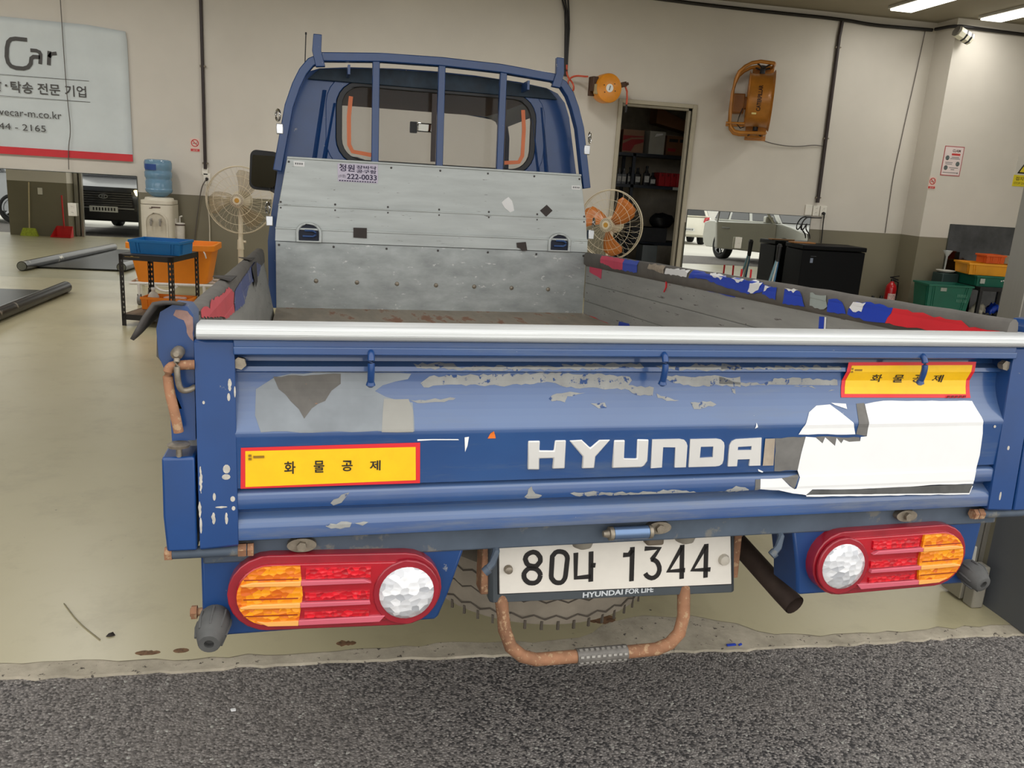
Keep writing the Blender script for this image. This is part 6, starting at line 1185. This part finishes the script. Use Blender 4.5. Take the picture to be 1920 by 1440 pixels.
crate('crate', 'amber yellow crate stacked above the green crate', (6.69, 7.43, .588), RAD(-14), .58, .40, .135, mat('amber_crate_plastic', (226, 152, 18), .42, var=.08), .015)
crate('crate', 'small orange bin on top of the amber crate', (6.74, 7.46, .724), RAD(-4), .23, .20, .10, mat('orange_red_plastic', (216, 96, 34), .45, var=.05), .004)
m = MB(); m.box((-.05, -.06, 0), (.05, .06, .095)); o = m.build('carton', mat('grey_carton', (150, 146, 124), .6, var=.08), bevel=.003); o.location = (6.92, 7.44, .724); tag(o, 'small grey carton beside the orange bin', 'carton')
m = MB(); m.box((-.02, -.14, 0), (.02, .14, .29)); o = m.build('foam_panel', mat('pale_pink_foam', (226, 190, 178), .7, var=.05), bevel=.004); o.location = (7.03, 7.30, .461); o.rotation_euler = (0, RAD(6), RAD(-6)); tag(o, 'pale pink panel standing on the rack at the right of the crates', 'panel')
m = MB(); bm_ = []
rnd = random.Random(12)
for i in range(9):
    for j in range(7):
        m.v.append((-.13+.26*i/8, -.10+.20*j/6, .05*math.exp(-((i-4)**2+(j-3)**2)/9)+rnd.uniform(0, .02)))
m.f += [(i*7+j, (i+1)*7+j, (i+1)*7+j+1, i*7+j+1) for i in range(8) for j in range(6)]
o = m.build('bag', mat('blue_bag', (16, 60, 170), .4, var=.2, vs=12), smooth=60); sd = o.modifiers.new('s', 'SOLIDIFY'); sd.thickness = .02; o.scale = (.75, .75, 2.2); o.location = (6.85, 7.38, .135); tag(o, 'crumpled blue plastic bag under the black rack', 'bag')
o2 = o.copy(); COL.objects.link(o2); o2.data = o.data.copy(); o2.data.materials.clear(); o2.data.materials.append(mat('clear_grey_bag', (176, 170, 152), .3, var=.2, vs=14)); o2.location = (6.62, 7.36, .135); o2.rotation_euler = (0, 0, .7); o2['label'] = 'crumpled clear grey plastic bag under the black rack, left of the blue bag'
fn = thing('funnel', 'clear funnel on a white dish standing behind the green basket', 'funnel', (6.36, 7.70, 0))
m = MB(); m.box((-.10, -.10, 0), (.12, .10, .56)); m.build('stand', mat('dark_green_stand', (40, 60, 56), .6), fn, bevel=.01)
m = MB(); m.lathe((0, 0, .561), (0, 0, 1), [(0, .05), (.01, .09), (.025, .11), (.03, .11)], 20); m.build('dish', mat('off_white_dish', (220, 216, 206), .4), fn)
m = MB(); m.lathe((-.02, 0, .565), (0, 0, 1), [(.01, .008), (.19, .012), (.26, .055), (.262, .055), (.195, .008)], 18, caps=False); m.build('cone', mat('clear_grey_plastic', (190, 194, 190), .2, alpha=.6), fn)

# ------------------------------------------------------------------ store room
sh = thing('steel_shelving', 'dark steel shelving inside the store room doorway', 'shelving', (3.1, 9.75, 0))
SHM = mat('dark_blue_grey_steel', (40, 46, 56), .5, .2, var=.1)
for z in (.10, .62, 1.365, 1.77):
    m = MB(); m.box((-.80, -.25, z-.04), (1.0, .25, z)); m.build('shelf', SHM, sh, smooth=0)
for x in (-.80, -.26, .97):
    for y in (-.25, .21): m = MB(); m.box((x, y, 0), (x+.04, y+.04, 1.765)); m.build('post', SHM, sh, smooth=0)
m = MB(); m.box((.33, -.256, 1.325), (.45, -.252, 1.362)); m.build('shelf_tag', mat('pale_grey_tag', (176, 180, 170), .5), sh)
BRC = mat('brown_carton', (120, 78, 48), .75, var=.10, vs=3)
def carton(name, label, x, y, z, w_, d, h, m_, rz=0, marks=()):
    t = thing(name, label, 'box', (x, y, z), (0, 0, rz))
    m = MB(); m.box((-w_/2, -d/2, 0), (w_/2, d/2, h)); m.build('body', m_, t, smooth=0, bevel=.004)
    m = MB(); m.box((-w_/2-.001, -d/2-.001, h-.004), (w_/2+.001, d/2+.001, h)); m.build('lid_flap', m_, t, smooth=0)
    for p, mm in marks: k_ = MB(); k_.prism(p, -d/2-.003, -d/2-.0005); k_.build('print', mm, t, smooth=0)
    return t
DR = mat('deep_red_print', (150, 34, 36), .7, var=.05)
carton('carton', 'brown carton with red swoosh print on the top shelf of the store room', 2.83, 9.68, 1.771, .29, .30, .29, mat('pinkish_carton', (150, 112, 88), .7, var=.08), 0, [([(-.14, .02), (-.02, .02), (.02, .10), (.14, .14), (.14, .18), (-.02, .17), (-.14, .11)], DR), ([(-.14, .15), (-.03, .19), (.14, .205), (.14, .215), (-.14, .215)], DR)])
carton('box', 'white paper box between two cartons on the top shelf', 3.150, 9.62, 1.771, .22, .20, .29, mat('grey_white_paper', (186, 184, 174), .6, var=.08), .05, [([(-.04, .22), (.07, .25), (.07, .27), (-.02, .26)], WHITE)])
carton('carton', 'plain brown carton on the top shelf right of the white box', 3.475, 9.68, 1.771, .37, .30, .25, BRC, 0, [([(-.15, .17), (-.03, .17), (-.03, .21), (-.15, .21)], INK), ([(.0, .17), (.13, .17), (.13, .21), (.0, .21)], INK), ([(-.16, .05), (-.05, .05), (-.05, .09), (-.16, .09)], DR)])
m = MB(); m.add([(-.19, 0, 0), (.30, 0, -.10), (.30, .3, -.10), (-.19, .3, 0), (-.19, 0, .20), (.30, 0, .03), (.30, .3, .03), (-.19, .3, .20)], [(0, 3, 2, 1), (4, 5, 6, 7), (0, 1, 5, 4), (1, 2, 6, 5), (2, 3, 7, 6), (3, 0, 4, 7)]); o = m.build('carton', BRC, smooth=0, bevel=.003); o.location = (3.32, 9.56, 2.170); tag(o, 'slanting brown carton lying on top of the others in the store room', 'box')
def bottle(label, x, y, z, r, h, m_, cap):
    t = thing('oil_bottle', label, 'bottle', (x, y, z), group='bottles on the store room shelf')
    m = MB(); m.prism(rrect(0, 0, r*2.2, r*1.4, r*.4), 0, h*.62, 'z'); m.rings([(0, 0, h*.62), (0, 0, h*.78), (0, 0, h*.86)], [r*.8, r*.4, r*.35], 12); m.build('body', m_, t, bevel=.004)
    m = MB(); m.cyl((0, 0, h*.86), (0, 0, h), r*.42, seg=12); m.build('cap', cap, t)
    m = MB(); m.box((-r*.8, -r*.74, h*.15), (r*.8, -r*.70, h*.48)); m.build('label', mat('pale_bottle_label', (200, 200, 196), .5, var=.2, vs=40), t)
GYB = mat('grey_bottle', (110, 112, 116), .35); BKB = mat('black_bottle', (30, 30, 32), .4)
for i, (x, lab, mm, h) in enumerate(((2.70, 'slim grey bottle at the left end of the middle store shelf', GYB, .20), (2.765, 'second grey bottle from the left on the middle store shelf', GYB, .20), (2.85, 'black bottle with pale label, third from left on the middle store shelf', BKB, .22), (2.955, 'wide black bottle with white label on the middle store shelf', BKB, .22), (3.08, 'tall black bottle just left of the red cases', BKB, .25), (3.168, 'small dark bottle beside the red cases', BKB, .17))):
    bottle(lab, x, 9.60, 1.366, .032 if i < 2 else .04, h, mm, GYB if i < 2 else BLACKP)
RC = mat('red_case_plastic', (160, 24, 30), .5, var=.06)
for k in range(4):
    lab = ('leftmost red tool case on the middle store shelf', 'second red tool case from the left on the middle store shelf', 'third red tool case from the left on the middle store shelf', 'rightmost red tool case on the middle store shelf')[k]
    t = thing('tool_case', lab, 'case', (3.275+.083*k, 9.64, 1.366), group='red tool cases')
    m = MB(); m.box((-.039, -.12, 0), (.039, .12, .175)); m.build('body', RC, t, bevel=.006)
    m = MB(); m.box((-.012, -.128, .13), (.012, -.119, .16)); m.build('latch', mat('dark_red_latch', (110, 16, 20), .5), t)
def lump(name, label, cat, loc, sx, sy, sz, m_, seed):
    rnd = random.Random(seed); m = MB(); n, k = 14, 8
    for j in range(k+1):
        ph = -PI/2+PI*j/k
        for i in range(n):
            a = 2*PI*i/n; r = 1+rnd.uniform(-.14, .14)
            m.v.append((sx*math.cos(ph)**.7*math.cos(a)*r if abs(math.cos(ph)) > 1e-6 else 0, sy*math.cos(ph)**.7*math.sin(a)*r if abs(math.cos(ph)) > 1e-6 else 0, max(-sz*.9, sz*math.sin(ph)*r)+sz*.9))
    m.f += [(j*n+i, j*n+(i+1) % n, (j+1)*n+(i+1) % n, (j+1)*n+i) for j in range(k) for i in range(n)]
    o = m.build(name, m_, smooth=70); o.location = loc; return tag(o, label, cat)
lump('bag', 'black bundled bag on the low shelf of the store room', 'bag', (3.36, 9.62, .815), .16, .13, .10, BLACKP, 5)
carton('box', 'dark grey box under the black bag in the store room', 3.17, 9.66, .622, .50, .30, .19, mat('dark_grey_box', (56, 56, 58), .6))
carton('box', 'grey bin on the floor at the right of the store room doorway', 3.00, 9.05, 0, .20, .25, .62, mat('grey_bin', (84, 90, 92), .5))
carton('box', 'grey-brown box on the floor of the store room', 2.68, 9.20, 0, .36, .30, .34, mat('grey_brown_box', (96, 88, 78), .7))
lump('bag', 'dark bag on the floor just inside the doorway', 'bag', (2.60, 8.76, 0), .20, .15, .13, mat('charcoal_bag', (44, 44, 46), .6), 9)
can('blue bottle on the floor at the left of the store room', 2.45, 9.2, .045, .75, mat('blue_bottle', (24, 70, 140), .4))

# ------------------------------------------------------------------ ceiling lights
LIT = mat('lit_diffuser', (255, 255, 250), .5, var=0, emit=((255, 252, 240), 3.2)); LHO = mat('light_housing', (190, 188, 180), .5)
def clight(x, y, label, group=None):
    t = thing('ceiling_light', label, 'ceiling light', (x, y, 3.46), group=group)
    m = MB(); m.box((-.15, -.64, -.03), (.15, .64, .0)); m.build('housing', LHO, t, bevel=.004)
    m = MB(); m.box((-.132, -.62, -.05), (.132, .62, -.029)); m.build('diffuser', LIT, t, bevel=.008)
    area('tube_light', (x, y, 3.405), .26, 1.24, TUBE_POWER if x < 3 else TUBE_POWER*.45)
for (x, y) in LAMPS:
    if (x, y) == (5.08, 6.8): lab = 'left one of the two lit ceiling lights at the upper right'
    elif (x, y) == (6.21, 6.8): lab = 'right one of the two lit ceiling lights, cut by the picture edge'
    else: lab = 'added ceiling light outside the picture, unseen, brightening the room'
    clight(x+.12, y+.28 if y > 6 else y, lab, None if 'two' in lab else 'added ceiling lights outside the picture')

# ------------------------------------------------------------------ outside, seen in the wall mirrors
CGL = mat('dark_car_glass', (16, 18, 20), .06, coat=.5, var=0); CTY = mat('car_tyre', (24, 24, 24), .8, var=.1); CRI = mat('alloy_rim', (170, 172, 174), .3, .7)
HEAD = mat('lit_headlamp', (255, 240, 210), .3, var=0, emit=((255, 226, 170), 14)); CLEAR = mat('clear_headlamp', (210, 214, 216), .12, coat=.5); TLR = mat('car_tail_lamp', (190, 20, 36), .2, coat=.5)
PLW = mat('car_plate', (216, 216, 210), .4)
def car(name, label, loc, rz, paint, L, W, H, belt, hood_z, nose, wind, roof0, roof1, tail, lit=False, dark_front=False, grille=True, door=False):
    """local frame: +Y is forward, the origin is on the ground under the nose"""
    t = thing(name, label, 'car', loc, (0, 0, rz))
    hw = W/2
    lower = [(-L+.05, .35), (-L, .55), (-L+.03, belt-.05), (-L+.25, belt), (-wind, belt+.02), (-wind+.15, hood_z+.05), (-nose, hood_z), (-.10, hood_z-.12), (0, hood_z-.30), (-.02, .42), (-.10, .28), (-L+.2, .26)]
    m = MB(); m.prism(lower, -hw, hw, 'x'); m.build('lower_body', paint, t, smooth=40, bevel=.07, bseg=3)
    a = hw-.05; b = hw-.24
    base = [(-a, -wind, belt), (a, -wind, belt), (a, -L+tail, belt), (-a, -L+tail, belt)]
    top = [(-b, -roof0, H), (b, -roof0, H), (b, -L+roof1, H), (-b, -L+roof1, H)]
    m = MB(); m.add(base+top, [(0, 1, 2, 3), (4, 5, 6, 7), (0, 1, 5, 4), (1, 2, 6, 5), (2, 3, 7, 6), (3, 0, 4, 7)]); m.build('cabin', paint, t, smooth=30, bevel=.05, bseg=3)
    def pane(q, c, e=.012):
        c4 = [Vector(v) for v in q]; mid = sum(c4, Vector())/4
        nrm = (c4[1]-c4[0]).cross(c4[2]-c4[0]).normalized(); nrm = nrm if nrm.dot(mid-Vector((0, -L/2, belt))) > 0 else -nrm
        k = [mid+(v-mid)*c+nrm*e for v in c4]
        x = MB(); x.add(k+[v-nrm*.02 for v in k], [(0, 1, 2, 3), (4, 7, 6, 5), (0, 1, 5, 4), (1, 2, 6, 5), (2, 3, 7, 6), (3, 0, 4, 7)]); x.build('window', CGL, t, smooth=0, bevel=.008)
    B = [Vector(v) for v in base]; T_ = [Vector(v) for v in top]
    pane((B[0], B[1], T_[1], T_[0]), .88); pane((B[2], B[3], T_[3], T_[2]), .84)
    for i, j in ((1, 2), (3, 0)):
        for u0, u1 in ((0, .40), (.40, .74), (.74, 1)):
            if (i == 3): u0, u1 = 1-u1, 1-u0
            pane((B[i].lerp(B[j], u0), B[i].lerp(B[j], u1), T_[i].lerp(T_[j], u1), T_[i].lerp(T_[j], u0)), .84)
    for s in (-1, 1):
        for y in (-.85, -L+.85):
            x = MB(); tyre(x, (s*(hw-.10), y, .335), (1, 0, 0), .335, .22, .22); wo = x.build('wheel', CTY, t, smooth=50)
            x = MB(); x.rings_ax([Vector((s*(hw-.10)+s*.10, y, .335)), Vector((s*(hw-.10)+s*.115, y, .335)), Vector((s*(hw-.10)+s*.08, y, .335))], [.215, .20, .19], Vector((1, 0, 0)), 20, False)
            for k in range(5): an = k*2*PI/5; x.cbox((s*(hw-.005)-s*.005, y+.10*math.cos(an), .335+.10*math.sin(an)), (.02, .20, .045), (an, 0, 0))
            x.build('rim', CRI, wo)
        x = MB(); x.prism([(s*(hw-.10), hood_z-.24), (s*(hw-.36), hood_z-.26), (s*(hw-.40), hood_z-.16), (s*(hw-.10), hood_z-.12)], -.05, .015); x.build('headlamp', HEAD if lit else CLEAR, t, smooth=0, bevel=.01)
        x = MB(); x.prism([(s*(hw-.06), .75), (s*(hw-.26), .78), (s*(hw-.22), belt-.02), (s*(hw-.06), belt+.02)], -L-.015, -L+.06); x.build('tail_lamp', TLR, t, smooth=0, bevel=.012)
        x = MB(); x.cbox((s*(hw+.10), -wind-.22, belt+.10), (.20, .12, .15)); x.cbox((s*(hw+.0), -wind-.2, belt+.04), (.10, .06, .05)); x.build('side_mirror', paint, t, bevel=.03, bseg=3)
        for y in (-wind-1.05, -wind-1.95):
            x = MB(); x.cbox((s*(hw+.012), y, belt-.12), (.025, .19, .035)); x.build('door_handle', CRI, t, bevel=.008)
    if grille:
        x = MB(); x.prism([(-.52, hood_z-.20), (.52, hood_z-.20), (.56, hood_z-.50), (-.56, hood_z-.50)], -.04, .012); g_ = x.build('grille', BLACKP, t)
        for k in range(6): x = MB(); x.box((-.53, .010, hood_z-.47+.045*k), (.53, .022, hood_z-.455+.045*k)); x.build('grille_slat', mat('dim_chrome', (130, 130, 132), .25, .9), g_, smooth=0)
        x = MB(); x.prism(ell(0, hood_z-.30, .085, .043), .015, .032, holes=[ell(0, hood_z-.30, .070, .030)]); stroke(x, [(-.028, hood_z-.322), (-.018, hood_z-.278)], .014, .015, .030); stroke(x, [(.018, hood_z-.322), (.028, hood_z-.278)], .014, .015, .030); stroke(x, [(-.025, hood_z-.305), (.025, hood_z-.295)], .012, .015, .030); x.build('emblem', CRI, t, smooth=0)
        x = MB(); x.box((-.56, .0, hood_z-.535), (.56, .02, hood_z-.51)); x.build('chrome_strip', CRI, t)
        x = MB(); x.box((-.62, -.03, .30), (.62, .014, hood_z-.545)); x.build('front_bumper', BLACKP, t, bevel=.02)
    for y, s in ((.016, 1), (-L-.012, -1)):
        x = MB(); x.box((-.26, min(y, y+.012*s), .46), (.26, max(y, y+.012*s), .57)); p_ = x.build('number_plate', PLW, t)
        x = MB(); [x.box((-.20+.055*k, y+.012*s-.001, .485), (-.17+.055*k, y+.012*s+.001, .545)) for k in range(8)]; x.build('plate_mark', INK, p_, smooth=0)
    if door:
        x = MB(); hx, hy = -hw, -wind-.02; ca, sa = math.cos(RAD(62)), math.sin(RAD(62))
        P = lambda d, z, o: (hx-d*sa+o*ca*0-.0, hy-d*ca*1.0+o, z)
        q = [(0, .30), (1.24, .33), (1.30, belt), (0, belt+.02)]
        x.add([P(d, z, 0) for d, z in q]+[P(d, z, -.10) for d, z in q], [(0, 1, 2, 3), (4, 7, 6, 5), (0, 1, 5, 4), (1, 2, 6, 5), (2, 3, 7, 6), (3, 0, 4, 7)]); d_ = x.build('open_door', paint, t, smooth=0, bevel=.02)
        x = MB(); pth = [P(0.02, belt, -.05), P(.45, H-.08, -.05), P(1.2, H-.1, -.05), P(1.27, belt, -.05)]; x.tube(pth, .03, 6); x.build('door_window_frame', paint, d_)
        x = MB(); c_ = Vector(P(1.10, belt-.13, .02)); x.cbox(c_, (.18, .03, .035), (0, 0, RAD(28))); x.build('door_handle', CRI, d_, bevel=.008)
    return t
PD = mat('dark_grey_car_paint', (70, 72, 76), .25, .5, coat=.6, var=.02); PS = mat('silver_car_paint', (176, 176, 168), .28, .5, coat=.5, var=.02); PW = mat('white_car_paint', (226, 222, 208), .3, coat=.5, var=.02); PV = mat('grey_van_paint', (150, 152, 154), .3, .4, coat=.5, var=.02)
car('car', 'dark grey van with a lit headlamp reflected in the mirror under the banner', (-5.70, .30, -.01), 0, PD, 4.9, 1.92, 1.95, 1.12, 1.06, .45, .95, 1.75, .25, .12, lit=True)
car('car', 'silver car with an open door reflected in the mirror right of the doorway', (9.36, 1.62, 0), RAD(-8.0), PS, 4.3, 1.80, 1.56, .92, .90, .7, 1.15, 2.0, .55, .35, door=True)
car('car', 'small white hatchback reflected at the left of the right mirror', (10.85, -13.2, -.01), RAD(190), PW, 3.6, 1.6, 1.5, .95, .92, .55, .95, 1.7, .3, .15, grille=False)
car('car', 'silver grey van seen from the side, reflected at the far left of the mirror', (-7.4, -3.2, -.01), RAD(-82), PV, 5.0, 1.9, 1.95, 1.08, 1.05, .5, .9, 1.7, .3, .15, grille=False)
# red dustpan and broom by the pillar
dp = thing('dustpan', 'long-handled red dustpan reflected in the mirror under the banner', 'dustpan', (-6.05, 1.60, 0))
m = MB(); m.add([(-.17, .12, .005), (.17, .12, .005), (.14, -.14, .005), (-.14, -.14, .005), (-.17, .11, .02), (.17, .11, .02), (.14, -.14, .20), (-.14, -.14, .20)], [(0, 1, 2, 3), (3, 2, 6, 7), (0, 3, 7, 4), (1, 5, 6, 2)]); o = m.build('pan', mat('red_plastic', (206, 40, 42), .4), dp, smooth=0); sd = o.modifiers.new('s', 'SOLIDIFY'); sd.thickness = .006
m = MB(); m.tube([(0, -.10, .18), (.0, -.06, .75)], .014, 8); m.build('handle', mat('red_plastic', (206, 40, 42), .4), dp)
br = thing('broom', 'broom with a pale handle leaning on the pillar, reflected in the left mirror', 'broom', (-6.62, 1.55, 0))
m = MB(); m.tube([(0, 0, .12), (.02, -.06, .95)], .012, 8); m.build('handle', mat('pale_wood_handle', (206, 190, 150), .5), br)
m = MB(); m.add([(-.15, -.03, .0), (.15, -.03, .0), (.15, .04, .0), (-.15, .04, .0), (-.10, -.02, .14), (.10, -.02, .14), (.10, .02, .14), (-.10, .02, .14)], [(0, 3, 2, 1), (4, 5, 6, 7), (0, 1, 5, 4), (1, 2, 6, 5), (2, 3, 7, 6), (3, 0, 4, 7)]); m.build('bristles', mat('yellow_green_bristle', (176, 190, 60), .7, var=.2, vs=40), br, smooth=0)
outlet('light_switch', 'white switch plate on the pillar, reflected in the left mirror', 'switch', -6.45, 1.40, .80, .08, .12, []).rotation_euler = (0, 0, PI)
# a low building and trees across the street close the view of the reflections
m = MB(); m.box((-30, -34, 0), (30, -33, 2.4)); struct(m, 'wall_across_street', mat('pale_building', (206, 204, 198), .8, var=.05, vs=.3), smooth=0)

# ------------------------------------------------------------------ bits on the ground
FLO = bpy.data.objects['floor']
for i, (x, y, a, b) in enumerate(((-1.18, .825, .035, .012), (-1.09, .830, .022, .012), (-.62, .838, .03, .014), (.20, .93, .05, .03))):
    m = MB(); m.prism(rag(ell(x, y, a, b, 14), .006, .006, i), .0002, .0009, 'z'); m.build('rust_stain', mat('rust_stain', (118, 88, 62), .7, var=.4, vs=60), FLO, smooth=0)
m = MB(); m.tube(smooth([(-1.50, 1.12, .002), (-1.42, 1.0, .002), (-1.33, .90, .002)]), .0018, 5); m.build('tyre_scuff', mat('scuff', (128, 120, 94), .7), FLO)
m = MB(); m.add([(-.022, -.012, .002), (.0, -.02, .006), (.024, -.004, .003), (.008, .014, .012), (-.015, .012, .005)], [(0, 1, 2, 3, 4)]); o = m.build('dead_leaf', mat('dark_leaf', (44, 36, 30), .8)); o.scale = (.55, .55, .6); o.location = (-1.307, .924, .001); sd = o.modifiers.new('s', 'SOLIDIFY'); sd.thickness = .002; tag(o, 'dark dry leaf on the concrete left of the truck', 'leaf')
m = MB(); m.cbox((0, 0, .003), (.012, .008, .004), (0, .2, .4)); o = m.build('paper_scrap', WHITE, smooth=0); o.location = (-.903, .552, -.011); tag(o, 'tiny white scrap on the asphalt', 'scrap')
m = MB(); m.cbox((0, 0, .002), (.030, .008, .004), (0, 0, .1)); m.cbox((.03, .0, .002), (.012, .006, .004), (0, 0, .5)); o = m.build('plastic_scrap', BLUS, smooth=0); o.location = (.577, .752, -.002); tag(o, 'tiny blue plastic scrap at the edge of the concrete', 'scrap')
bpy.context.view_layer.update()
